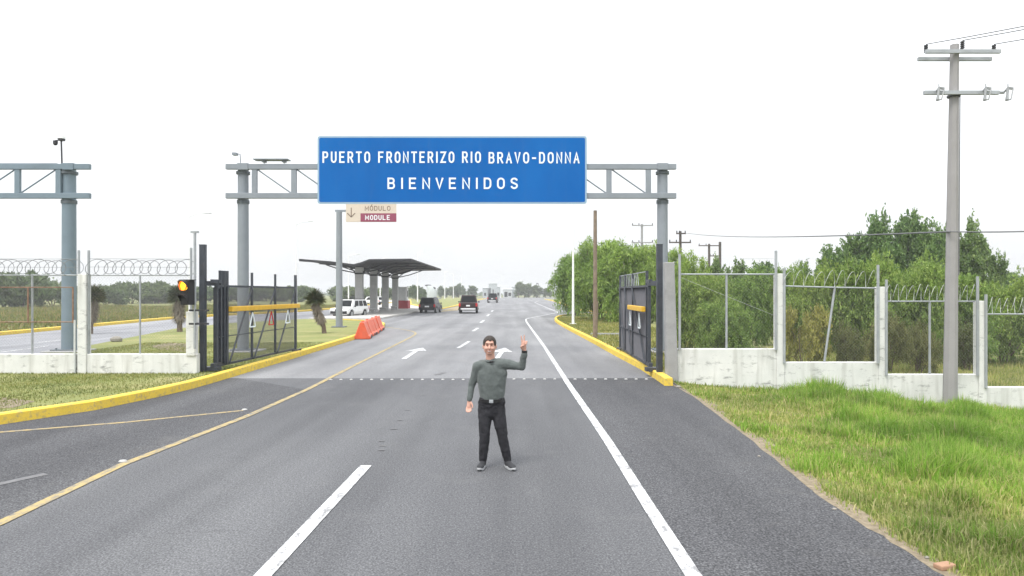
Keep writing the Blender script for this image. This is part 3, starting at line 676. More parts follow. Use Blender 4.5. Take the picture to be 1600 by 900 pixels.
# ---------------------------------------------------------------- lettering made of strokes
def arc(cx, cy, rx, ry, a0, a1, n=10): return [(cx+rx*math.cos(R(a0+(a1-a0)*i/n)), cy+ry*math.sin(R(a0+(a1-a0)*i/n))) for i in range(n+1)]
GLY = {
 'P': [[(0, 0), (0, 1)], [(0, 1), (.5, 1)]+arc(.62, .74, .34, .26, 90, -90)+[(0, .48)]],
 'U': [[(0, 1), (0, .3)]+arc(.48, .3, .48, .3, 180, 360)+[(.96, 1)]],
 'E': [[(.9, 1), (0, 1), (0, 0), (.9, 0)], [(0, .52), (.75, .52)]],
 'R': [[(0, 0), (0, 1)], [(0, 1), (.5, 1)]+arc(.6, .74, .34, .26, 90, -90)+[(0, .48)], [(.5, .48), (.98, 0)]],
 'T': [[(0, 1), (1, 1)], [(.5, 1), (.5, 0)]],
 'O': [[(0, .68)]+arc(.5, .68, .5, .32, 180, 0)+[(1, .32)]+arc(.5, .32, .5, .32, 0, -180)+[(0, .68)]],
 'F': [[(.9, 1), (0, 1), (0, 0)], [(0, .52), (.75, .52)]],
 'N': [[(0, 0), (0, 1), (1, 0), (1, 1)]],
 'I': [[(.5, 0), (.5, 1)]],
 'Z': [[(0, 1), (1, 1), (0, 0), (1, 0)]],
 'B': [[(0, 0), (0, 1)], [(0, 1), (.6, 1)]+arc(.6, .76, .3, .24, 90, -90, 8)+[(0, .52)], [(0, .52), (.6, .52)]+arc(.62, .26, .34, .26, 90, -90, 8)+[(0, 0)]],
 'A': [[(0, 0), (.5, 1), (1, 0)], [(.19, .33), (.81, .33)]],
 'V': [[(0, 1), (.5, 0), (1, 1)]],
 '-': [[(.08, .46), (.92, .46)]],
 'D': [[(0, 0), (0, 1)], [(0, 1), (.5, 1)]+arc(.5, .64, .48, .36, 90, 0, 6)+arc(.5, .36, .48, .36, 0, -90, 6)+[(0, 0)]],
 'S': [arc(.5, .74, .46, .26, 25, 180, 8)+[(.1, .62), (.9, .38)]+arc(.5, .26, .46, .26, 0, -155, 8)],
 'M': [[(0, 0), (0, 1), (.5, .25), (1, 1), (1, 0)]],
 'L': [[(0, 1), (0, 0), (.9, 0)]],
}
GLY['Ó'] = GLY['O']+[[(.42, 1.16), (.68, 1.36)]]
def lettering(name, items, height, stroke, Yf, mat, parent, org, depth=.012):
    """items: (word, x0, x1, zbase) in world metres on the plane y=Yf, facing -Y"""
    for word, x0, x1, zb in items:
        mb = MB()
        wts = [.34 if ch == 'I' else .78 if ch == '-' else 1.22 if ch == 'M' else 1 for ch in word]
        gap = lettering.gap
        unit = (x1-x0)/(sum(wts)+gap*(len(word)-1)); x = x0
        for ch, wt in zip(word, wts):
            cw = unit*wt
            for st in GLY[ch]:
                pts = [(x+stroke/2+q[0]*(cw-stroke), Yf, zb+stroke/2+q[1]*(height-stroke)) for q in st]
                pl = [Vector(p) for p in pts]
                # flat ribbon with mitred corners, extruded a little
                n = len(pl); L_, R_ = [], []
                closed = (pl[0]-pl[-1]).length < 1e-5
                for i in range(n):
                    a = pl[i]-(pl[i-1] if i else (pl[-2] if closed else pl[i])); b = (pl[i+1] if i < n-1 else (pl[1] if closed else pl[i]))-pl[i]
                    na = Vector((-a.z, 0, a.x)).normalized() if a.length > 1e-7 else None
                    nb = Vector((-b.z, 0, b.x)).normalized() if b.length > 1e-7 else None
                    m = na if nb is None else nb if na is None else (na+nb)
                    if m.length < 1e-4: m = na
                    m = m.normalized(); k = 1/max(.55, m.dot(nb or na))
                    e = Vector((0, 0, 0))
                    if not closed and i == 0: e = -b.normalized()*stroke*.45
                    if not closed and i == n-1: e = a.normalized()*stroke*.45
                    L_.append(pl[i]+m*stroke/2*k+e); R_.append(pl[i]-m*stroke/2*k+e)
                lettering.k = (lettering.k+1) % 7; dy = Vector((0, -depth-.0004*lettering.k, 0))
                V = []
                for i in range(n): V += [L_[i], R_[i], R_[i]+dy, L_[i]+dy]
                fs = [(i*4+2, i*4+3, (i+1)*4+3, (i+1)*4+2) for i in range(n-1)]
                fs += [(i*4, i*4+3, (i+1)*4+3, (i+1)*4) for i in range(n-1)]+[(i*4+1, i*4+2, (i+1)*4+2, (i+1)*4+1) for i in range(n-1)]
                if not closed: fs += [(0, 1, 2, 3), ((n-1)*4, (n-1)*4+1, (n-1)*4+2, (n-1)*4+3)]
                mb.add(V, fs)
            x += cw+gap*unit
        mb.build(name, mat, parent, org=org)
lettering.k = 0; lettering.gap = .42

# ---------------------------------------------------------------- gantries
GY = 25.5
def vbox(mb, px0, px1, z0, z1, Y, d): mb.box(((PX(px0, Y)+PX(px1, Y))/2, Y, (z0+z1)/2), (PX(px1, Y)-PX(px0, Y), d, z1-z0))
def gantry(label, colpx, steel, colr, ch_px, verts, diag, foot=True, org=None):
    cz = PZ(262.5, GY), PZ(307.5, GY); og = Vector((PX(colpx[0], GY), GY, 0))
    t = thing('sign_gantry', label, 'gantry', og)
    for px in colpx:
        x = PX(px, GY); mb = MB(); mb.tube([(x, GY, .15), (x, GY, 3.2), (x, GY, cz[0]+.14)], colr, 20, radii=[colr*1.06, colr, colr*.96])
        c = mb.build('column', steel, t, True, org=og)
        mb = MB(); mb.tube([(x, GY, cz[0]-.24), (x, GY, cz[0]-.14)], colr*1.25, 20); mb.build('collar', M['collar'], c, True, org=og)
        mb = MB(); mb.tube([(x, GY, cz[1]-.26), (x, GY, cz[1]-.13)], colr*1.12, 20); mb.build('collar', M['collar'], c, True, org=og)
        mb = MB(); mb.box((x, GY, .2), (colr*3.6, colr*3.6, .04))
        for a in range(4): mb.box((x+math.cos(a*math.pi/2+.78)*colr*1.7, GY+math.sin(a*math.pi/2+.78)*colr*1.7, .245), (.05, .05, .05))
        mb.build('base_plate', M['collar'], c, org=og)
        mb = MB(); mb.box((x, GY, .1), (1.3, 1.3, .16)); mb.build('footing', M['concrete'], t, bevel=.03, org=og)
        mb = MB(); vbox(mb, px-8.5, px+8.5, cz[0]-.125, cz[0]+.125, GY-.27, .17); mb.build('bracket', steel, c, bevel=.01, org=og)
    for z in cz:
        mb = MB(); x0, x1 = PX(ch_px[0], GY-.27), PX(ch_px[1], GY-.27)
        mb.box(((x0+x1)/2, GY-.25, z), (x1-x0, .16, .2)); mb.build('chord', steel, t, bevel=.012, org=og)
    for px in verts:
        x = PX(px, GY-.25); mb = MB(); mb.box((x, GY-.25, (cz[0]+cz[1])/2), (.19, .12, cz[0]-cz[1]-.2)); mb.build('upright', steel, t, bevel=.008, org=og)
    for i in range(len(verts)-1):
        a, b = (verts[i], verts[i+1]) if diag > 0 else (verts[i+1], verts[i])
        s = 1 if diag > 0 else -1
        mb = MB(); mb.tube([(PX(a, GY-.25)+s*.1, GY-.25, cz[0]-.1), (PX(b, GY-.25)-s*.1, GY-.25, cz[1]+.1)], .028, 8); mb.build('brace', steel, t, True, org=og)
    return t, og, cz
mg, og, cz = gantry('pale grey truss gantry spanning the road and carrying the big blue sign', (380, 1035), M['steel_grey'], .2, (353, 1056.5), [398+61.5*i for i in range(11)], 1)
# lamp plate and camera on it
mb = MB(); mb.box((PX(428, GY), GY-.2, PZ(251.5, GY)), (1.28, .4, .035)); 
for px in (416, 447): mb.box((PX(px, GY), GY-.2, PZ(254, GY)), (.12, .2, .07)); mb.tube([(PX(px, GY), GY-.2, cz[0]+.1), (PX(px, GY), GY-.2, PZ(252, GY))], .012, 6)
mb.build('antenna_plate', M['steel_grey'], mg, org=og)
mb = MB(); x = PX(376, GY); mb.tube([(x, GY, cz[0]+.12), (x-.02, GY, PZ(241, GY)), (x-.2, GY, PZ(239.5, GY))], .022, 8); mb.box((x-.2, GY-.02, PZ(241, GY)), (.16, .22, .09)); mb.build('camera', M['steel_grey'], mg, True, org=og)
lg, og2, cz = gantry('blue-grey truss gantry on a thick column at the left picture edge', (108, -500), M['steel_blue'], .24, (-540, 140.5), [92-64*i for i in range(9)][::-1], -1)
mb = MB(); x = PX(97, GY); zt = PZ(219, GY); mb.tube([(x, GY, cz[0]), (x-.03, GY, zt)], .03, 8); mb.tube([(x-.02, GY, zt-.02), (x-.02, GY, zt+.05)], .12, 14); mb.build('mast', M['dark'], lg, True, org=og2)
mb = MB(); mb.tube([(x-.02, GY, zt+.05), (x-.02, GY, zt+.15), (x-.02, GY, zt+.21)], .13, 14, radii=[.14, .13, .06]); mb.build('beacon', M['white'], lg, True, org=og2)
mb = MB(); mb.tube([(x-.25, GY, zt-.02), (x-.25, GY, zt-.12)], .08, 12); mb.ell((x-.25, GY, zt-.13), (.075, .075, .07)); mb.bar((x-.25, GY, zt-.01), (x, GY, zt-.01), .03); mb.build('dome_camera', M['dark'], lg, True, org=og2)
mb = MB(); mb.tube([(PX(-540, GY), GY-.2, PZ(257, GY)), (PX(95, GY), GY-.2, PZ(257, GY))], .018, 6); mb.build('conduit', M['steel_grey'], lg, True, org=og2)
# blue sign
SY = GY-.42; sx0, sx1, sz0, sz1 = PX(496, SY), PX(917, SY), PZ(318.5, SY), PZ(212.5, SY)
sg = thing('welcome_sign', 'wide blue road sign lettered BIENVENIDOS on the gantry above the road', 'road sign', ((sx0+sx1)/2, SY, sz0))
so_ = sg.location.copy()
def panel(mb, x0, x1, z0, z1, y, d, r=.06):
    pts = []
    for cx, cz_, a0 in ((x1-r, z1-r, 0), (x0+r, z1-r, 90), (x0+r, z0+r, 180), (x1-r, z0+r, 270)):
        pts += [(cx+r*math.cos(R(a0+k*22.5)), cz_+r*math.sin(R(a0+k*22.5))) for k in range(5)]
    n = len(pts)
    mb.add([(p[0], y, p[1]) for p in pts]+[(p[0], y+d, p[1]) for p in pts], [tuple(range(n)), tuple(range(2*n-1, n-1, -1))]+[(i, n+i, n+(i+1) % n, (i+1) % n) for i in range(n)])
mb = MB(); panel(mb, sx0, sx1, sz0, sz1, SY, .05, .09); mb.build('border', M['sign_border'], sg, org=so_)
mb = MB(); panel(mb, sx0+.065, sx1-.065, sz0+.065, sz1-.065, SY-.004, .02, .06); mb.build('panel', M['sign_blue'], sg, org=so_)
mb = MB()
for k in range(5): mb.box((lerp(sx0, sx1, .08+.21*k), SY+.1, (sz0+sz1)/2), (.08, .1, sz1-sz0-.1))
mb.build('backing_frame', M['galv'], sg, org=so_)
LYp = SY-.005; q = lambda px: PX(px, LYp)
h1 = (254.6-236.8)*LYp/F; h2 = (295.4-277.6)*LYp/F; zb1 = PZ(254.6, LYp); zb2 = PZ(295.4, LYp)
lettering('lettering', [('PUERTO', q(504), q(578.5), zb1), ('FRONTERIZO', q(591), q(710), zb1), ('RIO', q(722), q(751.5), zb1), ('BRAVO-DONNA', q(763.5), q(905.5), zb1-.02)], h1, .058, LYp, M['sign_white'], sg, so_)
lettering.gap = .72
lettering('lettering', [('BIENVENIDOS', q(605.5), q(809.5), zb2)], h2, .062, LYp, M['sign_white'], sg, so_)
# module sign
MY = 43.5; mo = Vector((PX(530, MY), MY, .1)); ms = thing('guide_sign', 'cream and maroon MODULE sign hung from a tall grey post', 'road sign', mo)
mb = MB(); mb.tube([(mo.x, MY, .05), (mo.x, MY, PZ(331, MY))], .2, 16, radii=[.22, .18]); mb.build('post', M['steel_grey'], ms, True, org=mo)
mb = MB(); mb.box((mo.x, MY, .16), (.8, .8, .06)); mb.build('base_plate', M['collar'], ms, org=mo)
mb = MB(); mb.bar((mo.x-.25, MY, PZ(329.5, MY)), (PX(619, MY), MY, PZ(329.5, MY)), .13); mb.build('arm', M['steel_grey'], ms, org=mo)
BY = MY-.12; mb = MB(); mb.box((PX(580, BY), BY, (PZ(347, BY)+PZ(318.5, BY))/2), (PX(619.5, BY)-PX(540.5, BY), .06, PZ(318.5, BY)-PZ(347, BY))); bd = mb.build('board', M['sign_cream'], ms, bevel=.01, org=mo)
mb = MB(); mb.box((PX(591.5, BY), BY-.03, PZ(340, BY)), (PX(619.5, BY)-PX(563.5, BY), .02, PZ(333.5, BY)-PZ(346.7, BY))); mb.build('maroon_panel', M['sign_maroon'], bd, org=mo)
LB = BY-.0405; lettering.gap = .3
lettering('lettering', [('MÓDULO', PX(570, LB), PX(610, LB), PZ(329.3, LB))], 0.31, .044, BY-.031, M['sign_brown'], bd, mo, .006)
lettering('lettering', [('MODULE', PX(570.5, LB), PX(609.5, LB), PZ(343.7, LB))], .31, .05, LB, M['sign_white'], bd, mo, .006)
mb = MB(); ax = PX(549, BY)
for a, b in (((ax, PZ(324.5, BY)), (ax, PZ(339, BY))), ((ax, PZ(339.3, BY)), (PX(542.8, BY), PZ(333, BY))), ((ax, PZ(339.3, BY)), (PX(555.2, BY), PZ(333, BY)))):
    mb.bar((a[0], BY-.033, a[1]), (b[0], BY-.033, b[1]), .055, .012, up=(0, 1, 0))
mb.build('arrow', M['sign_brown'], bd, org=mo)

# ---------------------------------------------------------------- fences
def chain(mb, x0, x1, z0, z1, Y, pitch=.085, r=.0011):
    """chain-link wires, two families of diagonals clipped to the panel"""
    Wd, Hh = x1-x0, z1-z0; n = int((Wd+Hh)/pitch)
    for s in (0, 1):
        for k in range(1, n):
            c = k*pitch; a = (max(0, c-Hh), min(c, Hh)); b = (min(c, Wd), max(0, c-Wd))
            if s: a, b = (Wd-a[0], a[1]), (Wd-b[0], b[1])
            y = Y+.002*s
            A = Vector((x0+a[0], y, z0+a[1])); B = Vector((x0+b[0], y, z0+b[1])); d = (B-A).normalized(); p = Vector((-d.z, 0, d.x))*r; qv = Vector((0, r, 0))
            mb.add([A+p-qv*.6, A-p-qv*.6, A+qv, B+p-qv*.6, B-p-qv*.6, B+qv], [(0, 1, 4, 3), (1, 2, 5, 4), (2, 0, 3, 5)])
def coil(mb, x0, x1, zc, Y, rad, pitch, r=.005, seed=0):
    rd = random.Random(seed); n = int((x1-x0)/pitch*14); pts = []; ph = rd.random()*6
    for i in range(n+1):
        t_ = i/14*2*math.pi+ph; rr = rad*(1+.12*math.sin(i*.13+seed)); x = x0+(x1-x0)*i/n
        pts.append((x+.13*math.sin(t_+.3), Y+rr*math.sin(t_)*.9, zc+rr*math.cos(t_)))
    mb.tube(pts, r, 4)
def post(mb, x, Y, z0, z1, r=.03): mb.tube([(x, Y, z0), (x, Y, z1)], r, 8)
# left fence
FY = 18.5
fo = Vector((PX(308, FY), FY, 0)); lf = thing('perimeter_fence', 'low white wall with chain-link and razor wire left of the left gate', 'fence', fo)
zt = PZ(553, FY)
for a, b in ((-92, 116), (122.5, 307.5)):
    mb = MB(); mb.box(((PX(a, FY)+PX(b, FY))/2, FY+.1, (zt-.25)/2), (PX(b, FY)-PX(a, FY), .2, zt+.25)); mb.build('wall_section', M['whitewash'], lf, bevel=.015, org=fo)
mb = MB(); vbox(mb, 125, 138.5, -.1, PZ(428, FY-.02), FY+.08, .24); mb.build('pillar', M['whitewash'], lf, bevel=.015, org=fo)
mb = MB(); vbox(mb, 293.5, 307.5, zt-.05, PZ(487, FY), FY+.08, .24); mb.build('pillar', M['whitewash'], lf, bevel=.015, org=fo)
mb = MB(); vbox(mb, -106, -91, -.1, PZ(428, FY), FY+.08, .24); mb.build('pillar', M['whitewash'], lf, bevel=.015, org=fo)
for px, top, r in ((48, 428, .028), (121, 391, .032), (136.5, 391, .034), (217, 430, .025), (297, 387, .034), (-86, 391, .034)):
    mb = MB(); post(mb, PX(px, FY), FY+.06, zt-.02 if px not in (121,) else -.05, PZ(top, FY), r); mb.build('fence_post', M['galv'], lf, True, org=fo)
for a, b in ((-86, 121), (138, 297)):
    mb = MB(); mb.tube([(PX(a, FY), FY+.06, PZ(430, FY)), (PX(b, FY), FY+.06, PZ(430, FY))], .019, 8); mb.build('top_rail', M['galv'], lf, True, org=fo)
    mb = MB(); chain(mb, PX(a, FY), PX(b, FY), zt, PZ(430, FY), FY+.06); mb.build('chain_link', M['mesh_wire'], lf, org=fo)
    mb = MB(); coil(mb, PX(a, FY), PX(b, FY), PZ(417.5, FY), FY+.06, .2, .24, .009, a)
    for dz_ in (404, 417): mb.tube([(PX(a, FY), FY+.06, PZ(dz_, FY)), (PX(b, FY), FY+.06, PZ(dz_+.6, FY))], .005, 4)
    mb.build('razor_wire', M['razor'], lf, org=fo)
mb = MB(); fz0, fz1 = PZ(503, FY), PZ(449, FY)
for z in (fz0, fz1): mb.tube([(PX(-82, FY), FY-.03, z), (PX(115, FY), FY-.03, z)], .017, 6)
for px in (115, 45, -82): mb.tube([(PX(px, FY), FY-.03, fz0-.03), (PX(px, FY), FY-.03, fz1)], .022, 6)
mb.build('rusty_frame', M['rust'], lf, True, org=fo)
mb = MB(); mb.tube([(PX(117.5, FY), FY-.02, -.02), (PX(117.5, FY), FY-.02, PZ(500, FY))], .026, 8); mb.build('drain_pipe', M['offwhite'], lf, True, org=fo)
# right fence: four stepped bays
FR = 17.8
ro = Vector((PX(1048, FR), FR, 0)); rf = thing('perimeter_fence', 'stepped white wall with chain-link and razor wire right of the right gate', 'fence', ro)
bays = [(1058, 1217, 545, 428.5, 392), (1222, 1376, 566, 449, 414), (1381, 1531, 585, 471, 432), (1536, 1690, 605, 491, 455), (1695, 1850, 625, 512, 476)]
for i, (a, b, wt, rl, pt) in enumerate(bays):
    z1 = PZ(wt, FR); xa, xb = PX(a, FR), PX(b, FR)
    mb = MB(); zb = H(xb, FR)-.4; mb.box(((xa+xb)/2, FR+.1, (z1+zb)/2), (xb-xa+.02*(i % 2), .2+.006*(i % 2), z1-zb)); ws = mb.build('wall_section', M['whitewash'], rf, bevel=.015, org=ro)
    nx_ = bays[i+1][0] if i < 4 else b+5
    mb = MB(); vbox(mb, b-6, nx_+1, zb, PZ(rl-1, FR), FR+.08, .25); mb.build('pillar', M['whitewash'], rf, bevel=.015, org=ro)
    zr = PZ(rl, FR)
    for px, tp in ((a+2 if i else 1061, pt+5), (b-6, pt)):
        mb = MB(); post(mb, PX(px, FR), FR-.06, z1-.02, PZ(tp, FR), .036); mb.build('fence_post', M['galv'], rf, True, org=ro)
    lean = (.14 if i == 1 else 0); xm = (xa+xb)/2-.02
    mb = MB(); mb.tube([(xm-lean, FR+.06, z1-.02), (xm+lean, FR+.06, zr)], .03, 8); mb.build('fence_post', M['galv'], rf, True, org=ro)
    mb = MB(); sag = .035 if i == 1 else 0; mb.tube([(xa+.05, FR+.05, zr+sag), (xm, FR+.05, zr), (xb-.1, FR+.05, zr-sag*.6)], .021, 8); mb.build('top_rail', M['galv'], rf, True, org=ro)
    mb = MB(); chain(mb, xa+.05, xb-.1, z1, zr, FR+.055); mb.build('chain_link', M['mesh_wire'], rf, org=ro)
    if i != 0:
        mb = MB(); coil(mb, xa+.1, xb-.12, zr+.22, FR+.05, .21, (.27, .27, .2, .2, .24)[i], .0055, i+4); mb.build('razor_wire', M['wire'], rf, org=ro)
mb = MB(); mb.tube([(PX(1062, FR), FR, PZ(433, FR)), (PX(1215, FR), FR, PZ(495, FR))], .004, 4)
mb.tube([(PX(1160, FR), FR+.05, PZ(404, FR)), (PX(1210, FR), FR+.03, PZ(404, FR))], .005, 4); mb.build('loose_wire', M['wire'], rf, org=ro)
mb = MB(); x0, x1 = PX(1041, FR), PX(1058, FR); zb_ = -.35
mb.add([(x0, FR-.12, zb_), (x1+.02, FR-.12, zb_), (x1+.02, FR+.14, zb_), (x0, FR+.14, zb_), (x0-.06, FR-.1, PZ(410, FR)), (x1-.09, FR-.1, PZ(410, FR)), (x1-.09, FR+.12, PZ(410, FR)), (x0-.06, FR+.12, PZ(410, FR))], [(0, 1, 5, 4), (1, 2, 6, 5), (2, 3, 7, 6), (3, 0, 4, 7), (4, 5, 6, 7)])
mb.build('end_pillar', M['concrete'], rf, bevel=.02, org=ro)

# ---------------------------------------------------------------- gates
def gate(label, A, B, side, clad, ups, yb, n_tri, dense):
    """leaf from hinge A to free end B; side: +1 if the road lies towards +x"""
    A = Vector(A); B = Vector(B); d = (B-A); L = d.length; d.normalize(); n = Vector((side, 0, 0)); rz = math.atan2(d.y, d.x)
    t = thing('gate_leaf', label, 'gate', A, rz)
    sn = -1 if side > 0 else 1            # local y towards the road
    S = lambda s, y, z: (s*L, y*sn, z)
    z0, z1 = .2, 2.44; g = M['gate']
    mb = MB()
    for z in (z0, z1): mb.bar(S(0, 0, z), S(1, 0, z), .06)
    mb.bar(S(.02, 0, 1.0), S(1, 0, 1.0), .025)
    for s in (0.0, 1.0): mb.bar(S(s, 0, z0), S(s, 0, 2.9 if s else 2.45), .08)
    mb.build('frame', g, t)
    for s in ups:
        mb = MB(); mb.bar(S(s, 0, z0), S(s, 0, 2.88), .075 if s < .2 else .06); mb.build('upright', g, t)
    us = [u for u in ups if u > .1]+[1.0]
    us = [us[0]-.29 if not [u for u in ups if u <= .1] else max(u for u in ups if u <= .1)]+us
    for a, b in zip(us[:-1], us[1:]):
        mb = MB(); mb.bar(S(a+.01, .045, z0), S(b-.01, .045, z1), .04); mb.build('brace', g, t)
    mb = MB(); Wd, Hh = L*.98, z1-z0; pitch, r = dense; nn = int((Wd+Hh)/pitch)
    for s in (0, 1):
        for k in range(1, nn):
            c = k*pitch; a = (max(0, c-Hh), min(c, Hh)); b = (min(c, Wd), max(0, c-Wd))
            if s: a, b = (Wd-a[0], a[1]), (Wd-b[0], b[1])
            A_, B_ = Vector((a[0]+.03, -.03*sn+.004*s, z0+a[1])), Vector((b[0]+.03, -.03*sn+.004*s, z0+b[1])); dv = (B_-A_).normalized(); p = Vector((-dv.z, 0, dv.x))*r
            mb.add([A_+p, A_-p, A_+Vector((0, r*1.6, 0)), B_+p, B_-p, B_+Vector((0, r*1.6, 0))], [(0, 1, 4, 3), (1, 2, 5, 4), (2, 0, 3, 5)])
    mb.build('mesh_panel', M['gate_mesh'], t)
    mb = MB(); mb.bar(S(yb[0], .12, 1.78), S(yb[1], .12, 1.78), .12, .15); mb.build('yellow_bar', M['gate_yellow'], t, bevel=.02)
    for k in range(n_tri[0]):
        s = n_tri[1]+k*n_tri[2]; mb = MB(); zz = 1.2; w_ = .2
        for a, b in (((-w_, 0), (w_, 0)), ((w_, 0), (0, .44)), ((0, .44), (-w_, 0))):
            mb.bar((s*L+a[0], .09*sn, zz+a[1]), (s*L+b[0], .09*sn, zz+b[1]), .02, .04, up=(0, 0, 1))
        mb.build('warning_triangle', [M['sign_white'], M['tail']][(k % 2) if side > 0 else 0], t)
    mb = MB(); mb.bar(S(.93, .05, .16), S(1.07, .05, .16), .05, .05); mb.build('caster_arm', g, t)
    mb = MB(); mb.tube([S(1.05, .03, .085), S(1.05, .1, .085)], .08, 14); mb.build('caster', M['tyre'], t, True)
    for zz in (2.57, .24):
        mb = MB(); mb.bar(S(-.04, 0, zz), S(.04, 0, zz), .1, .1); mb.build('hinge', g, t)
    return t, L
LA, LBp = (-8.27, 19.1, .06), (-7.93, 25.0, .06)
lgate, L1 = gate('open charcoal mesh gate leaf with yellow bar on the left kerb', LA, LBp, 1, False, [.04, .075, .105, .385, .69], (.10, 1.0), (3, .36, .24), (.055, .0033))
mb = MB()
for s in (.0, .022, .044, .066, .088): mb.bar((s*L1, .05, .2), (s*L1, .05, 2.4), .05)
mb.build('ribbed_plate', M['gate'], lgate)
RA, RB = (3.86, 19.2, .06), (4.06, 25.6, .06)
rgate, L2 = gate('open charcoal gate leaf seen almost edge-on by the right kerb', RA, RB, -1, True, [.06, .5, .78], (.04, .5), (2, .2, .3), (.026, .0046))
mb = MB()
for s in range(12): mb.tube([(L2*(.3+.06*s), 0, 2.46), (L2*(.34+.055*s), 0, 2.86)], .009, 4)
mb.tube([(L2*.1, 0, 2.86), (L2, 0, 2.88)], .015, 5)
mb.build('top_wires', M['galv'], rgate)
def gatepost(label, x, y, top, arm):
    t = thing('gate_post', label, 'gate post', (x, y, 0)); 
    mb = MB(); mb.box((0, 0, top/2), (.15, .15, top)); mb.box((0, 0, top+.005), (.17, .17, .012)); mb.build('post', M['gate'], t, bevel=.01)
    mb = MB(); mb.bar((0, 0, 2.57), arm, .11, .13); mb.bar((arm[0]-.02, arm[1], 2.48), (arm[0]+.02, arm[1], 2.48), .13, .1); mb.build('hinge_arm', M['gate'], t)
    mb = MB(); mb.box((arm[0]*.6, arm[1]*.6, .2), (.4, .3, .1)); mb.tube([(arm[0]*.8, arm[1]*.8, .1), (arm[0]*.8, arm[1]*.8, .36)], .05, 10); mb.build('bottom_pivot', M['gate'], t)
    return t
gatepost('tall charcoal gate post beside the traffic signal', -8.53, 18.85, 3.63, (.29, .3, 2.57))
gatepost('tall charcoal gate post in front of the right gantry column', 3.95, 18.3, 3.6, (-.1, .95, 2.57))

# ---------------------------------------------------------------- traffic signal on its pole
tx, ty = PX(304.5, 18.3), 18.3
ts = thing('traffic_signal', 'two-lens traffic signal with its amber lens lit at the fence end', 'traffic light', (tx, ty, .4))
zz = lambda py: PZ(py, ty)-.4
mb = MB(); mb.tube([(0, 0, zz(545)), (0, 0, zz(364))], .035, 10); mb.box((0, 0, zz(362.5)), (.2, .07, .05)); mb.build('pole', M['galv'], ts, True)
mb = MB()
for py in (485, 506): mb.box((.1, .02, zz(py)), (.5, .1, .05))
mb.build('clamp', M['dark'], ts)
yaw = R(-24)                      # faces the lane, turned to the left of the camera
rotm = Matrix.Rotation(yaw, 3, 'Z'); fw = rotm@Vector((0, -1, 0)); cen = Vector((-.14, -.12, 0))
mb = MB(); mb.box((cen.x, cen.y, zz(457)), (.3, .2, .66), yaw); mb.box((cen.x, cen.y, zz(437.5)), (.42, .2, .02), yaw); hs = mb.build('housing', M['black'], ts, bevel=.02)
for py, on in ((446.5, True), (467.5, False)):
    c_ = cen+Vector((0, 0, zz(py))); mb = MB(); a = c_+fw*.10; b = c_+fw*.115
    mb.tube([a, b], .125, 20); mb.build('lens', M['lamp_on'] if on else M['black'], hs, True)
    mb = MB(); n = 20; V = []
    for i in range(n+1):
        an = R(-20+220*i/n); r_ = rotm@Vector((math.cos(an)*.14, 0, 0))+Vector((0, 0, math.sin(an)*.14))
        e_ = .14+.13*max(0, math.sin(an)); V += [c_+fw*.1+r_, c_+fw*e_+r_, c_+fw*e_+r_*.93, c_+fw*.1+r_*.93]
    mb.add(V, [(i*4+j, i*4+(j+1) % 4, (i+1)*4+(j+1) % 4, (i+1)*4+j) for i in range(n) for j in range(4)])
    mb.build('visor', M['black'], hs)
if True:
    mb = MB(); c_ = cen+Vector((0, 0, zz(446.5))); mb.tube([c_+fw*.116, c_+fw*.17], .125, 20, caps=False, radii=[.126, .127]); mb.build('visor_glow_sleeve', M['hood_glow'], hs, True)  # added glowing sleeve imitates lens light on the inside of the visor

# ---------------------------------------------------------------- poles, lamps, wires
UY = 17.0; ux = PX(1484, UY); ug = H(ux, UY)
up = thing('utility_pole', 'tapering concrete utility pole with fuse cutouts before the right wall', 'utility pole', (ux, UY, ug))
uz = lambda py: PZ(py, UY)-ug
mb = MB(); topx = PX(1491.5, UY)-ux
mb.tube([(0, 0, -.3), (topx, 0, uz(70))], .16, 8, radii=[.17, .1]); mb.build('shaft', M['pole_concrete'], up, True)
cxm = PX(1490, UY)-ux
for y_, py in ((-.16, 84), (.16, 89)):
    mb = MB(); mb.bar((PX(1440, UY)-ux, y_, uz(py)), (PX(1556, UY)-ux, y_, uz(py)), .07, .09); mb.build('crossarm', M['galv'], up)
mb = MB(); mb.bar((PX(1437, UY)-ux, -.17, uz(148)), (PX(1553, UY)-ux, -.17, uz(148)), .08, .09); mb.build('crossarm', M['galv'], up)
mb = MB(); mb.tube([(cxm, 0, uz(152)), (cxm, 0, uz(149))], .15, 12); mb.build('band', M['dark'], up)
for px in (1454, 1526, 1560):
    x = PX(px, UY)-ux; mb = MB(); a = Vector((x+.02, -.3, uz(143))); b = Vector((x-.05, -.36, uz(163)))
    mb.tube([a, a.lerp(b, .5), b], .03, 8, radii=[.035, .028, .04]); mb.tube([a+Vector((.13, 0, -.02)), b+Vector((.1, 0, .03))], .015, 6)
    mb.bar(a, a+Vector((.16, .06, 0)), .05); mb.bar(b, b+Vector((.1, 0, .02)), .03); mb.tube([a, a+Vector((0, 0, .1))], .012, 6); mb.bar(a, (x+.02, -.17, uz(147)), .03)
    mb.bar((x+.02, -.17, uz(148)), (PX(1550, UY)-ux if px > 1550 else x-.1, -.17, uz(148)), .05); mb.build('fuse_cutout', M['porcelain'], up, True)
INS = []
for px, py in ((1446, 76), (1503, 70), (1552, 76)):
    x = PX(px, UY)-ux; mb = MB(); z = uz(py)
    for k in range(4): mb.tube([(x, -.02, z-.1+.05*k), (x, -.02, z-.075+.05*k)], .05, 10)
    mb.tube([(x, -.02, z-.12), (x, -.02, z+.08)], .015, 6); mb.build('insulator', M['dark'], up, True); INS.append(Vector((x+ux, UY-.02, z+ug+.1)))
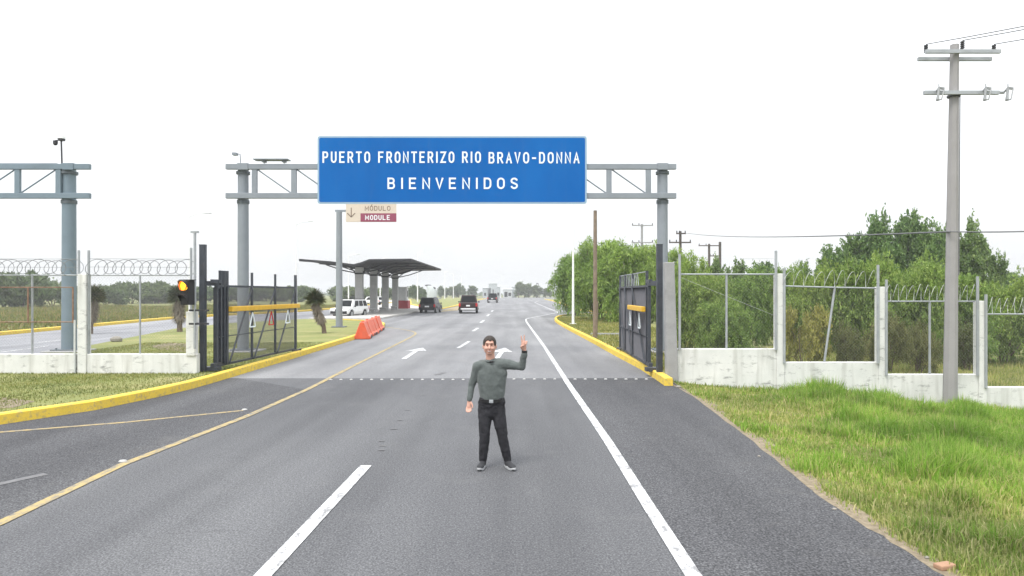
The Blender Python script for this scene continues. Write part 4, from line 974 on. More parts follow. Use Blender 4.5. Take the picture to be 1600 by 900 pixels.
mb = MB(); mb.tube([(PX(1486, UY)-ux+.13, -.1, uz(430)), (PX(1489, UY)-ux+.11, -.1, uz(150))], .012, 6); mb.build('conduit', M['cable'], up)
def cable(name, a, b, sag, r, label, group=None, n=14):
    a, b = Vector(a), Vector(b); pts = [a.lerp(b, i/n)-Vector((0, 0, sag*4*(i/n)*(1-i/n))) for i in range(n+1)]
    mb = MB(); mb.tube([p-a for p in pts], r, 5); o = mb.build(name, M['cable'], None, True); o.location = a; return tag(o, label, 'cable', group)
for i, (a, l) in enumerate(zip(INS, ('overhead cable on the left insulator of the concrete pole', 'overhead cable on the middle insulator of the concrete pole', 'overhead cable on the right insulator of the concrete pole'))):
    cable('power_cable', a, a+Vector((9.5, -9.0, .5)), .3, .013, l, 'overhead cables above the right fence')
cable('telephone_cable', P(1071, 364, 70), Vector((PX(1486, UY-.2), UY-.2, PZ(362, UY-.2))), .25, .022, 'thin cable running from the far poles to the concrete pole')
cable('telephone_cable', Vector((PX(1486, UY-.2), UY-.2, PZ(362, UY-.2))), P(1720, 356, 15.5), .04, .016, 'thin cable running from the concrete pole out of the right picture edge')
def tpole(px, base_Y, top, r, mat, label, arms, zg=0, name='utility_pole'):
    x = PX(px, base_Y); z = lambda py: PZ(py, base_Y)-zg
    t = thing(name, label, 'utility pole', (x, base_Y, zg)); mb = MB(); mb.tube([(0, 0, -.2), (0, 0, z(top))], r, 10, radii=[r*1.15, r*.85]); mb.build('shaft', mat, t, True)
    for a, b, py in arms:
        mb = MB(); mb.bar((PX(a, base_Y)-x, -r, z(py)), (PX(b, base_Y)-x, -r, z(py)), .12, .14)
        mb.build('crossarm', mat, t)
        mb = MB()
        for px_ in (a+1, (a*2+b)/3, b-1):
            mb.tube([(PX(px_, base_Y)-x, -r, z(py)+.05), (PX(px_, base_Y)-x, -r, z(py)+.28)], .06, 6)
        mb.build('insulator', M['dark'], t)
    return t
w = G(930, 529, .1); tpole(930, w.y, 329, .1, M['wood'], 'bare brown wooden pole on the right verge before the trees', [], .1, 'wooden_pole')
mb = MB(); mb.tube([(PX(932, 35.5), 35.5, 0), (PX(933.5, 35.5), 35.5, PZ(470, 35.5))], .05, 8); o = mb.build('wooden_stake', M['wood'], smooth=True); tag(o, 'short wooden stake against the bare brown pole', 'stake')
tpole(1003, 85, 350, .16, M['concrete'], 'grey double-armed utility pole above the feathery trees', [(987, 1020, 352.5), (987, 1020, 379)])
tpole(1063, 70, 361, .15, M['wood_dark'], 'dark double-armed utility pole right of the gantry column', [(1056, 1071, 365), (1045, 1079, 379)])
t = tpole(1108, 95, 381, .18, M['wood_dark'], 'dark two-legged pole frame above the first fence bay', [(1091, 1126, 384), (1108, 1126, 400)])
mb = MB(); mb.tube([(PX(1125, 95)-t.location.x, 0, -.2), (PX(1125, 95)-t.location.x, 0, PZ(378, 95))], .18, 10); mb.build('shaft', M['wood_dark'], t, True)
def lamp(px, Y, top, r, label, arm=1, zg=0):
    x = PX(px, Y); h_ = PZ(top, Y)-zg; t = thing('street_lamp', label, 'street lamp', (x, Y, zg), 0, 'white street lamps')
    mb = MB(); mb.tube([(0, 0, -.1), (0, 0, h_)], r, 10, radii=[r*1.15, r*.45]); mb.box((0, 0, .06), (r*5, r*5, .05)); mb.build('pole', M['white'], t, True)
    mb = MB(); mb.tube([(0, 0, h_-.05), (arm*.7, 0, h_+.22), (arm*1.5, 0, h_+.3)], r*.5, 6); mb.build('arm', M['white'], t, True)
    mb = MB(); mb.box((arm*1.7, 0, h_+.3), (.6, .22, .1)); mb.build('lamp_head', M['offwhite'], t, bevel=.03)
    return t
w = G(896, 507, .11); lamp(895.5, w.y, 300, .085, 'white street lamp on the right verge left of the bare wooden pole', -1, .11)
for px, Y, top, r, l, arm in ((463, 80, 350, .1, 'white street lamp at the free end of the left gate', 1), (296, 62, 338, .08, 'white street lamp behind the traffic signal', 1), (544.5, 118, 400, .12, 'white street lamp between sign post and first shelter column', 1),
                              (594, 150, 405, .13, 'white street lamp between second and third shelter columns', 1), (652.5, 165, 395, .14, 'white street lamp behind the dark parked van', 1), (695, 260, 425, .17, 'white street lamp right of the monument', 1), (708.5, 290, 428, .18, 'white street lamp left of the red pickup', -1), (721, 320, 432, .2, 'farthest white street lamp above the red pickup', -1), (782.5, 330, 430, .2, 'white street lamp beside the white border building', -1)):
    lamp(px, Y, top, r, l, arm)

# ---------------------------------------------------------------- shelter
sh = thing('roadside_shelter', 'open shelter with charcoal winged roof on four grey columns', 'shelter', (-15.4, 70, .17)); so3 = Vector((-15.4, 70, .17))
cols = [(561.5, 70), (584, 76), (602, 83.5), (617.5, 91.5)]
for px, Y in cols:
    x = PX(px, Y); mb = MB(); mb.box((x, Y, 2.55), (.74, .74, 4.8)); c_ = mb.build('column', M['column'], sh, bevel=.03, org=so3)
    mb = MB(); mb.box((x, Y, 4.3), (.82, .82, .16)); mb.build('collar', M['dark'], c_, org=so3)
    for tx_, tz in ((-3.4, 5.2), (3.9, 5.42), (-1.0, 4.95), (1.5, 5.25)):
        mb = MB(); a = Vector((x, Y, 4.3)); b = Vector((x+tx_, Y, tz)); mb.tube([a, a.lerp(b, .5)-Vector((0, 0, .12)), b], .06, 8); mb.build('strut', M['dark'], c_, True, org=so3)
prof = [(-20.6, 5.48), (-17.6, 5.25), (-15.3, 4.97), (-14.6, 5.15), (-13.8, 5.45), (-9.75, 5.5)]
mb = MB(); ya, yb_ = 66.0, 94.0; V = []
for y in (ya, ya+.01, yb_-.01, yb_):
    for x, z in prof: V.append((x, y, z+.14)); V.append((x, y, z))
n = len(prof)*2; fs = []
for j in range(3):
    for i in range(len(prof)-1):
        fs += [(j*n+2*i, j*n+2*i+2, (j+1)*n+2*i+2, (j+1)*n+2*i), (j*n+2*i+1, (j+1)*n+2*i+1, (j+1)*n+2*i+3, j*n+2*i+3)]
    fs += [(j*n, (j+1)*n, (j+1)*n+1, j*n+1), (j*n+n-2, j*n+n-1, (j+1)*n+n-1, (j+1)*n+n-2)]
for i in range(len(prof)-1): fs += [(2*i, 2*i+1, 2*i+3, 2*i+2), (3*n+2*i, 3*n+2*i+2, 3*n+2*i+3, 3*n+2*i+1)]
mb.add(V, fs); mb.build('roof', M['canopy'], sh, org=so3)
for y in (66.1, 73, 80, 87, 93.9):
    mb = MB()
    for i in range(len(prof)-1): mb.bar((prof[i][0], y, prof[i][1]-.05), (prof[i+1][0], y, prof[i+1][1]-.05), .1)
    mb.build('rafter', M['dark'], sh, org=so3)
for k, (Y, l) in enumerate(((72.5, 'concrete bench between the first and second shelter columns'), (79.5, 'concrete bench between the second and third shelter columns'), (87, 'concrete bench between the third and fourth shelter columns'))):
    t = thing('bench', l, 'bench', (-15.0, Y, .17), 0, 'benches under the shelter')
    mb = MB(); mb.box((0, 0, .42), (.6, 2.2, .12)); mb.build('seat', M['column'], t, bevel=.02)
    for s in (-1, 1): mb = MB(); mb.box((0, s*.8, .18), (.5, .25, .36)); mb.build('leg', M['column'], t)
bo = thing('booth', 'small white booth with a red base at the shelter end', 'booth', (PX(628, 95), 95.0, .17))
mb = MB(); mb.box((0, 0, 2.0), (1.5, 1.8, 1.8)); wl_ = mb.build('wall', M['offwhite'], bo, bevel=.02)
mb = MB(); mb.box((.1, 0, .55), (1.8, 2.1, 1.1)); mb.build('base', M['red_base'], bo, bevel=.02)
mb = MB(); mb.box((0, 0, 2.95), (1.75, 2.1, .1)); mb.build('roof', M['white'], bo)
mb = MB(); mb.box((.76, 0, 2.05), (.02, 1.0, .9)); mb.build('window', M['glass'], wl_)
mb = MB(); mb.box((.72, -.88, 1.95), (.18, .12, 1.7)); mb.build('corner_post', M['white'], wl_)

# ---------------------------------------------------------------- water-filled barriers
def barrier(loc, rz, label):
    t = thing('road_barrier', label, 'barrier', loc, rz, 'orange barriers at the kerb tip')
    mb = MB(); pr = [(-.42, 0), (-.42, .12), (-.33, .2), (-.09, .84), (.09, .84), (.33, .2), (.42, .12), (.42, 0)]   # (x, z) section, long axis y
    L_ = 2.3; n = len(pr)
    ys_ = [-L_/2, -L_/2+.08, -.5, -.42, -.1, -.02, .3, .38, L_/2-.12, L_/2]; sc = [.96, 1, 1, .88, 1, .88, 1, .88, 1, .96]
    V = [(p[0]*s, y, p[1]) for y, s in zip(ys_, sc) for p in pr]
    mb.add(V, [(j*n+i, j*n+(i+1) % n, (j+1)*n+(i+1) % n, (j+1)*n+i) for j in range(len(ys_)-1) for i in range(n)]+[tuple(range(n)), tuple((len(ys_)-1)*n+i for i in range(n))])
    mb.build('body', M['orange'], t, bevel=.025)
    for y in (-.55, 0, .55):
        mb = MB(); mb.box((.36, y, .07), (.14, .26, .12)); mb.build('fork_slot', M['dark'], t)
    mb = MB(); mb.tube([(0, -.5, .83), (0, -.5, .89)], .07, 10); mb.build('fill_cap', M['orange'], t)
    return t
b1 = G(564, 530); b2 = G(591, 514.5); dirv = math.atan2(b2.y-b1.y, b2.x-b1.x)-math.pi/2; ub = (b2-b1).normalized()
for k, l in enumerate(('orange water-filled barrier nearest the kerb end', 'second orange water-filled barrier of the row of four', 'third orange water-filled barrier of the row of four', 'farthest orange water-filled barrier of the row of four')):
    q = b1+ub*(1.0+k*(b2-b1).length/3.9); barrier((q.x, q.y, .01), dirv+(.05, -.03, .04, 0)[k], l)

# ---------------------------------------------------------------- vehicles (x across, +y front)
def vehicle(name, label, cat, loc, rz, L, Wd, Hh, paint_, kind, bumper='black', lime=False):
    t = thing(name, label, cat, loc, rz); hw = Wd/2; belt = Hh*.58; hood = Hh*.56
    wd = lambda y, z: hw*(.93 if z < .4 else 1.0 if z < belt*.9 else .95)
    r0, f0 = -L/2, L/2; wb = L*.3; wr = .21*Hh if kind != 'pickup' else .2*Hh
    def arch(yc, r_):
        return [(yc+r_*math.cos(R(a)), wr+r_*math.sin(R(a))) for a in range(180, -1, -30)]
    ra = wr*1.2; gc = .32
    prof = [(r0+.05, .42), (r0, .6), (r0+.02, belt)] if kind != 'pickup' else [(r0+.03, .5), (r0, .65), (r0, belt)]
    top = prof+([(f0-L*.27, belt), (f0-L*.24, hood), (f0-.12, hood*.9), (f0, hood*.72), (f0, .5), (f0-.06, gc)])
    bot = [p for p in arch(wb, ra)[::-1] if True]; bot2 = arch(-wb, ra)[::-1]
    full = top+[(wb+ra, gc)]+[p for p in bot if p[1] > gc]+[(wb-ra, gc), (-wb+ra, gc)]+[p for p in bot2 if p[1] > gc]+[(-wb-ra, gc)]
    mb = MB(); mb.side(full, wd); body = mb.build('body', paint_, t, bevel=.05, seg=2)
    # cabin
    if kind == 'pickup': y0, y1, t0, t1 = -L*.08, f0-L*.24, -L*.05, f0-L*.37
    else: y0, y1, t0, t1 = r0+.06, f0-L*.22, r0+L*.075, f0-L*.36
    bw, tw = hw*.94, hw*.74
    Bc = [(-bw, y0, belt-.03), (bw, y0, belt-.03), (bw, y1, belt-.03), (-bw, y1, belt-.03)]; Tc = [(-tw, t0, Hh), (tw, t0, Hh), (tw, t1, Hh), (-tw, t1, Hh)]
    mb = MB(); mb.add(Bc+Tc, [(0, 1, 5, 4), (1, 2, 6, 5), (2, 3, 7, 6), (3, 0, 4, 7), (4, 5, 6, 7), (3, 2, 1, 0)]); mb.build('cabin', paint_, t, bevel=.07, seg=3)
    def pane(i, j, u0, u1, v0, v1):
        b0, b1, c0, c1 = Vector(Bc[i]), Vector(Bc[j]), Vector(Tc[i]), Vector(Tc[j])
        pt = lambda u, v: b0.lerp(b1, u).lerp(c0.lerp(c1, u), v)
        q4 = [pt(u0, v0), pt(u1, v0), pt(u1, v1), pt(u0, v1)]; nr = (q4[1]-q4[0]).cross(q4[3]-q4[0]).normalized()
        if nr.dot((q4[0]+q4[2])/2-Vector((0, (y0+y1)/2, belt))) < 0: nr = -nr
        mb = MB(); mb.add([x-nr*.01 for x in q4]+[x+nr*.012 for x in q4], [(0, 1, 2, 3), (4, 5, 6, 7), (0, 1, 5, 4), (1, 2, 6, 5), (2, 3, 7, 6), (3, 0, 4, 7)]); mb.build('window', M['glass'], t)
    pane(0, 1, .08, .92, .14, .86); pane(2, 3, .07, .93, .1, .9)
    for i, j in ((1, 2), (3, 0)):
        spans = [(.07, .46), (.52, .84)] if kind == 'pickup' else [(.05, .28), (.32, .57), (.61, .86)]
        for a, b in spans:
            if i == 3: a, b = 1-b, 1-a
            pane(i, j, a, b, .14, .84)
    for sx in (-1, 1):
        for y in (-wb, wb):
            mb = MB(); mb.tube([(sx*(hw-.24), y, wr), (sx*(hw-.02), y, wr)], wr, 20); w_ = mb.build('wheel', M['tyre'], t, True, bevel=.02)
            mb = MB(); mb.tube([(sx*(hw-.03), y, wr), (sx*(hw-.005), y, wr)], wr*.62, 16); mb.build('rim', M['rim'], w_, True)
        mb = MB(); mb.box((sx*hw*.88, r0+.02, belt*.83), (hw*.2, .09, belt*.32)); mb.build('tail_lamp', M['tail'], t, bevel=.02)
        mb = MB(); mb.box((sx*hw*.78, f0-.03, hood*.72), (hw*.34, .12, .15)); mb.build('headlamp', M['headlamp'], t, bevel=.02)
        mb = MB(); mb.ell((sx*(hw+.09), y1-.35, belt+.08), (.11, .07, .09), 8); mb.build('mirror', M['black'], t, True)
    mb = MB(); mb.box((0, r0-.03, .5), (Wd*(.78 if bumper == 'chrome' else .94), .18, .2 if bumper == 'chrome' else .26)); bp = mb.build('bumper', M[bumper], t, bevel=.04)
    mb = MB(); mb.box((0, r0-.012, belt*.74), (.5 if kind != 'pickup' else .42, .02, .16)); mb.build('number_plate', M['white'], t)
    mb = MB(); mb.box((0, f0-.02, .48), (Wd*.92, .16, .24)); mb.build('bumper', M['black'], t, bevel=.04)
    mb = MB(); mb.box((0, f0+.0, hood*.74), (Wd*.42, .06, .2)); mb.build('grille', M['dark'], t, bevel=.01)
    if kind == 'pickup':
        mb = MB(); mb.box((0, (r0+y0)/2, belt-.005), (Wd*.82, (y0-r0)*.86, .03)); mb.build('bed', M['dark'], t)
        mb = MB(); mb.box((0, r0-.008, belt*.80), (Wd*.7, .02, belt*.3)); mb.build('tailgate', paint_, t, bevel=.01)
    else:
        for sx in (-1, 1): mb = MB(); mb.tube([(sx*tw*.93, t0+.2, Hh+.05), (sx*tw*.93, t1-.1, Hh+.05)], .025, 6); mb.build('roof_rail', M['dark'], t, True)
    if lime:
        mb = MB(); mb.box((0, f0-.5, hood+.02), (Wd*.95, .9, .05)); mb.build('bonnet_panel', M['car_lime'], t, bevel=.02)
    return t
g_ = lambda px, py: G(px, py)
q = g_(666.5, 489.5); vehicle('parked_van', 'black people carrier seen from behind near the shelter end', 'van', (q.x+.2, q.y+2.3, .006), R(-4), 4.6, 1.95, 1.78, M['car_grey'], 'suv', 'black')
q = g_(730, 490); vehicle('pickup_truck', 'dark maroon pickup with a chrome rear bumper driving away', 'pickup truck', (q.x, q.y+2.7, .006), R(2), 5.4, 2.15, 2.05, M['car_red'], 'pickup', 'chrome')
q = g_(769.5, 473.3); vehicle('pickup_truck', 'black pickup farthest down the road before the white border building', 'pickup truck', (q.x, q.y+2.7, .006), R(-2), 5.6, 2.3, 2.25, M['car_black'], 'pickup', 'chrome')
q = g_(534, 496.5); vehicle('parked_car', 'white crossover car beside the shelter behind the sign post', 'car', (q.x+.3, q.y+2.0, .01), R(165), 4.4, 1.85, 1.68, M['car_white'], 'suv', 'black')
q = g_(583, 476.5); vehicle('parked_car', 'white car with a lime bonnet behind the shelter columns', 'car', (q.x-.3, q.y, .01), R(68), 4.4, 1.8, 1.6, M['car_white'], 'suv', 'black', True)

# ---------------------------------------------------------------- far buildings and monument
mY = 250; mx0 = PX(672, mY); mt = thing('monument', 'white curved roadside monument with dark tips', 'monument', (mx0, mY, 0))
zM = lambda py: PZ(py, mY)
mb = MB(); pts = [(PX(674, mY)-mx0, 0, 0), (PX(674, mY)-mx0, 0, zM(456)), (PX(672, mY)-mx0, 0, zM(450)), (PX(668, mY)-mx0, 0, zM(446.5))]
mb.tube(pts, 1, 14, radii=[2.0, 1.9, 1.3, .5]); mb.build('body', M['far_white'], mt, True)
mb = MB(); mb.ell((PX(669, mY)-mx0, 0, zM(446)), (1.25, .6, .34)); mb.ell((PX(677, mY)-mx0, 0, zM(450.5)), (.95, .7, .6)); mb.build('tip', M['dark'], mt, True)
mb = MB(); mb.box((PX(673, mY)-mx0, 0, .3), (7, 4, .6)); mb.build('plinth', M['concrete'], mt, bevel=.05)
def hall(label, px0, px1, top, Y, wins, roof='flat', mat='far_white'):
    x0, x1 = PX(px0, Y), PX(px1, Y); h_ = PZ(top, Y); t = thing('far_building', label, 'building', ((x0+x1)/2, Y, 0)); w_ = x1-x0
    mb = MB(); mb.box((0, 6, h_/2), (w_, 12, h_)); wl_ = mb.build('wall', M[mat], t, bevel=.05)
    mb = MB()
    if roof == 'gable': mb.add([(-w_/2-.4, -.4, h_), (w_/2+.4, -.4, h_), (w_/2+.4, 12.4, h_), (-w_/2-.4, 12.4, h_), (-w_/2-.4, 6, h_+w_*.08), (w_/2+.4, 6, h_+w_*.08)], [(0, 1, 5, 4), (2, 3, 4, 5), (0, 4, 3), (1, 2, 5), (3, 2, 1, 0)])
    else: mb.box((0, 6, h_+.12), (w_+.5, 12.5, .25))
    mb.build('roof', M['offwhite'], t)
    for a, b, z0, z1 in wins:
        mb = MB(); mb.box((lerp(-w_/2, w_/2, (a+b)/2), -.03, h_*(z0+z1)/2), ((b-a)*w_, .08, h_*(z1-z0))); f_ = mb.build('window', M['glass'], t)
    return t
hall('small white hall left of the black pickup', 754, 762, 450, 340, [(.3, .7, .2, .5)], 'gable')
hall('tall white border building above the black pickup', 763.5, 776, 443.5, 345, [(.1, .25, .2, .7), (.5, .62, .3, .6)])
hall('low white wing right of the tall border building', 776, 781, 449, 344, [(.2, .8, .2, .5)])
hall('grey shed with dark doorway right of the far lamp', 786, 800, 452, 340, [(.15, .5, .1, .7), (.6, .9, .2, .6)], 'gable', 'offwhite')
hall('pale white hall beside the slim far trees', 799.5, 807, 448, 352, [], 'gable')
pY = 335
for px, top, wpx, l in ((839.5, 446, 8, 'wide thatched shade among the far trees'), (840, 442, 2.5, 'small round thatched shade above the far trees')):
    t = thing('thatched_shade', l, 'shade', (PX(px, pY), pY+wpx, 0)); z = PZ(top, pY); w_ = wpx*pY/F
    mb = MB(); mb.tube([(0, 0, z-.45), (0, 0, z)], 1, 12, radii=[w_, w_*.35]); mb.build('roof', M['dark'], t)
    for s in (-.6, .6): mb = MB(); mb.tube([(s*w_, 0, 0), (s*w_, 0, z-.4)], .12, 6); mb.build('post', M['wood_dark'], t)

# ---------------------------------------------------------------- small road things
stud_px = [517+15.9*i for i in range(33)]
proto_stud = None
for i, px in enumerate(stud_px):
    q = G(px, 593.5 if px < 760 else 592.8)
    if proto_stud is None:
        mb = MB(); mb.tube([(0, 0, 0), (0, 0, .016), (0, 0, .022)], .05, 10, radii=[.045, .036, .015]); proto_stud = mb.build('road_stud', M['stud'], smooth=True); o = proto_stud
    else: o = proto_stud.copy(); COL.objects.link(o)
    o.location = (q.x, q.y, .004); tag(o, 'pale round road stud in the dotted row across the road', 'road stud', 'road studs in a row across the road')
for (px, py, l) in ((192, 722, 'white road stud on the yellow line in the left foreground'), (382, 641, 'white road stud where the two yellow lines meet')):
    q = G(px, py); o = proto_stud.copy(); COL.objects.link(o); o.location = (q.x, q.y, .01); o.scale = (1.25, 1.1, 1); tag(o, l, 'road stud')
q = G(1476, 889); mb = MB(); mb.box((0, 0, .02), (.16, .09, .045), .3); o = mb.build('brick_piece', plain('broken_brick', (.33, .2, .13), .9), bevel=.012); o.location = (q.x, q.y, .005); tag(o, 'broken brick piece on the asphalt edge in the foreground', 'brick')
rd = random.Random(4); stone_m = plain('pale_stone', (.24, .225, .20), .9)
for i, (px, py, s, l) in enumerate(((1448, 873, .02, 'pale pebble nearest the broken brick'), (1304, 797, .022, 'pale pebble on the frayed asphalt edge'), (1186, 714, .022, 'pale pebble in the grass edge halfway to the gate'), (1060, 606, .06, 'pale stone at the foot of the end pillar'), (1085, 615, .05, 'pale stone in front of the first wall bay'))):
    q = G(px, py); mb = MB(); mb.ell((0, 0, s*.35), (s*1.3, s, s*.6), 9); o = mb.build('pebble', stone_m); o.location = (q.x, q.y, max(H(q.x, q.y), 0)+.004); o.rotation_euler = (0, 0, rd.random()*3); tag(o, l, 'stone')
for px, py, l in ((182, 534, 'pale stone on the far edge of the grass behind the left fence'),):
    q = G(px, py, .12); mb = MB(); mb.ell((0, 0, .1), (.28, .2, .16), 9); o = mb.build('pebble', stone_m); o.location = q; tag(o, l, 'stone')
mb = MB(); mb.bar((-.9, 0, .06), (.9, 0, .06), .16, .12); o = mb.build('concrete_sleeper', M['concrete'], bevel=.02); q = G(950, 524, .11); o.location = (q.x, q.y, .11); tag(o, 'grey concrete sleeper lying at the foot of the wooden pole', 'sleeper')

# ---------------------------------------------------------------- the man
MYp = 8.97; s_ = MYp/F
def L(px, py, y=0.0): return Vector(((px-768)*s_, y, CH-(py-HZ)*s_))
man = thing('person', 'man in grey-green sweater and dark jeans waving in the middle of the road', 'person', (PX(768, MYp), MYp, 0.006))
def hull(mb, a, ra, b, rb, n=12, flat=1.0):
    """tapered capsule as two ellipsoids joined by a cone"""
    a, b = Vector(a), Vector(b)
    mb.ell(a, (ra, ra*flat, ra), n); mb.ell(b, (rb, rb*flat, rb), n)
    m0 = len(mb.v); d = (b-a).normalized(); u = Vector((0, 1, 0)) if abs(d.y) < .9 else Vector((1, 0, 0)); x = d.cross(u).normalized(); y = x.cross(d)
    V = [a+(x*math.cos(2*math.pi*j/n)+y*math.sin(2*math.pi*j/n)*flat)*ra for j in range(n)]+[b+(x*math.cos(2*math.pi*j/n)+y*math.sin(2*math.pi*j/n)*flat)*rb for j in range(n)]
    mb.add(V, [(j, (j+1) % n, n+(j+1) % n, n+j) for j in range(n)]+[tuple(range(n-1, -1, -1)), tuple(range(n, 2*n))])
def chainh(mb, pts, flat=1.0, n=12):
    for (a, ra), (b, rb) in zip(pts[:-1], pts[1:]): hull(mb, a, ra, b, rb, n, flat)
def fuse(mb, name, mat, parent, voxel=.008, sm=4, fac=.5):
    """one continuous skin round the overlapping volumes"""
    o = mb.build(name, mat, parent)
    m = o.modifiers.new('r', 'REMESH'); m.mode = 'VOXEL'; m.voxel_size = voxel; m.use_smooth_shade = True
    if sm: k = o.modifiers.new('s', 'SMOOTH'); k.iterations = sm; k.factor = fac
    dg = bpy.context.evaluated_depsgraph_get(); me = bpy.data.meshes.new_from_object(o.evaluated_get(dg))
    old = o.data; o.modifiers.clear(); o.data = me; me.name = name
    if not me.materials: me.materials.append(mat)
    me.polygons.foreach_set('use_smooth', [True]*len(me.polygons)); return o
head = L(765, 541); 
sL, eL, wL = L(745.5, 573), L(737, 603, .03), L(733.5, 626, -.03)          # picture-left arm, hanging
sR, eR, wR = L(789, 569), L(815.5, 573.5, -.03), L(819.3, 549, -.08)        # picture-right arm, raised
hipL, kneeL, ankL = L(758, 640), L(757, 683, -.02), L(754.5, 723, .03)
hipR, kneeR, ankR = L(778, 640), L(785.5, 683, -.02), L(793, 723, .02)
neck0, neck1 = L(766.5, 566, .02), L(765.5, 549, .0)
# skin body: head, neck, trunk, arms, hands, legs in one surface
mb = MB()
mb.ell(head+Vector((0, .015, .026)), (.084, .094, .092), 18)
mb.ell(head+Vector((0, -.012, -.034)), (.078, .078, .084), 18)
mb.ell(head+Vector((0, -.050, -.090)), (.043, .034, .028), 12)              # chin
for s in (-1, 1):
    mb.ell(head+Vector((s*.084, .015, -.012)), (.012, .02, .032), 10)
    mb.ell(head+Vector((s*.036, -.072, -.03)), (.026, .02, .022), 10)
hull(mb, head+Vector((0, -.086, .012)), .011, head+Vector((0, -.108, -.026)), .016, 10)
mb.ell(head+Vector((0, -.078, .04)), (.055, .02, .02), 10)                  # brow
hull(mb, neck0, .06, neck1, .058)
chainh(mb, [(L(766, 578, .02), .085), (L(767, 600), .10), (L(768, 632), .10)], .68)
for s0, e0, w0 in ((sL, eL, wL), (sR, eR, wR)): chainh(mb, [(s0, .045), (e0, .038), (w0, .027)])
for h0, k0, a0 in ((hipL, kneeL, ankL), (hipR, kneeR, ankR)): chainh(mb, [(h0, .075), (k0, .05), (a0, .035)])
chainh(mb, [(L(767, 630), .1), (hipL, .07)]); chainh(mb, [(L(767, 630), .1), (hipR, .07)])
# hanging hand: palm then relaxed fingers and a thumb
p0 = wL; p1 = wL+Vector((-.004, -.012, -.08))
hull(mb, p0+Vector((0, 0, .03)), .026, p0, .026, 10); hull(mb, p0, .026, p1, .033, 10, .6)
for k, (dx, ln) in enumerate(((-.028, .048), (-.010, .056), (.009, .053), (.027, .042))):
    a = p1+Vector((dx, -.004, -.008)); b = a+Vector((dx*.15, -.014, -ln*.55)); c_ = b+Vector((-dx*.1, -.024, -ln*.45))
    chainh(mb, [(a, .0105), (b, .0095), (c_, .008)], 1, 8)
a = p0+Vector((.022, -.014, -.022)); b = a+Vector((.022, -.02, -.034)); c_ = b+Vector((.002, -.012, -.03)); chainh(mb, [(a, .014), (b, .011), (c_, .009)], 1, 8)
# raised hand: two fingers up, two folded under the thumb
q0 = wR; q1 = L(818, 537.5, -.095)
hull(mb, q0, .026, q1, .036, 10, .6)
up_ = (q1-q0).normalized()
for (dx, lean_, ln) in ((-.020, -.30, .085), (.006, .06, .092)):
    a = q1+Vector((dx, -.004, .022)); b = a+Vector((lean_*.5, 0, 1)).normalized()*ln*.52; c_ = b+Vector((lean_*.6, .03, 1)).normalized()*ln*.48
    chainh(mb, [(a, .0115), (b, .0105), (c_, .009)], 1, 8)
for dx, ln in ((.024, .04), (.038, .034)):
    a = q1+Vector((dx, -.006, .012)); b = a+Vector((.004, -.028, .026)); c_ = b+Vector((-.006, -.01, -ln)); chainh(mb, [(a, .0115), (b, .0105), (c_, .009)], 1, 8)
a = q0.lerp(q1, .35)+Vector((-.026, -.008, 0)); b = a+Vector((-.018, -.03, .032)); c_ = b+Vector((.036, -.012, .018)); chainh(mb, [(a, .015), (b, .012), (c_, .010)], 1, 8)
body = fuse(mb, 'body', M['skin'], man, .006, 3, .5)
# hair
mb = MB(); mb.ell(head+Vector((0, .018, .036)), (.0895, .102, .100), 20); hair = fuse(mb, 'hair', M['hair'], man, .006, 1)
bm = bmesh.new(); bm.from_mesh(hair.data)
kill = [v for v in bm.verts if (v.co.z < head.z+.070+.012*math.sin(v.co.x*95)-.25*(v.co.y-head.y+.075)-4.5*max(0, abs(v.co.x-head.x)-.054) and v.co.y < head.y-.012) or v.co.z < head.z-.05]
bmesh.ops.delete(bm, geom=kill, context='VERTS'); bm.to_mesh(hair.data); bm.free()
m_ = hair.modifiers.new('t', 'SOLIDIFY'); m_.thickness = .012; m_.offset = -1
# face details
for s in (-1, 1):
    mb = MB(); mb.ell(head+Vector((s*.031, -.085, .014)), (.011, .006, .005), 10); mb.build('eye', M['brow'], man, True)
    mb = MB(); mb.tube([head+Vector((s*.014, -.096, .034)), head+Vector((s*.032, -.095, .040)), head+Vector((s*.05, -.082, .034))], .0035, 6); mb.build('eyebrow', M['brow'], man, True)
mb = MB(); pts = [head+Vector((x, -.094+.9*x*x*6, -.066+x*x*7)) for x in (-.036, -.024, -.012, 0, .012, .024, .036)]; mb.tube(pts, .009, 8, radii=[.003, .006, .008, .0085, .008, .006, .003]); lp = mb.build('lips', M['lips'], man, True)
mb = MB(); mb.tube([p+Vector((0, -.006, .001)) for p in pts[1:-1]], .006, 8, radii=[.002, .004, .0045, .004, .002]); mb.build('teeth', M['teeth'], lp, True)
# sweater
mb = MB()
chainh(mb, [(L(756, 573, .01), .085), (L(780, 573, .01), .085)], .95, 14)
chainh(mb, [(L(767.5, 571, .01), .105), (L(768, 582), .145), (L(768, 592), .155), (L(768, 605), .158), (L(768, 624), .145)], .74, 18)
chainh(mb, [(L(757, 585), .105), (L(761, 618), .105)], .85, 14); chainh(mb, [(L(780, 585), .105), (L(776, 618), .105)], .85, 14)
chainh(mb, [(L(755, 572), .07), (sL, .07), (sL.lerp(eL, .5), .06), (eL, .05), (wL+Vector((0, 0, .012)), .036)])
chainh(mb, [(L(779, 570), .08), (sR, .072), (sR.lerp(eR, .5), .06), (eR, .053), (eR.lerp(wR, .5), .047), (wR-Vector((0, 0, .03)), .036)])
hull(mb, L(766.8, 569.5, .012), .066, L(766.8, 573, .012), .085, 14)
hull(mb, L(751, 570, .01), .055, L(762, 567.5, .02), .055); hull(mb, L(784, 570, .01), .055, L(771, 567.5, .02), .055)
swt = fuse(mb, 'sweater', M['sweater'], man, .008, 14)
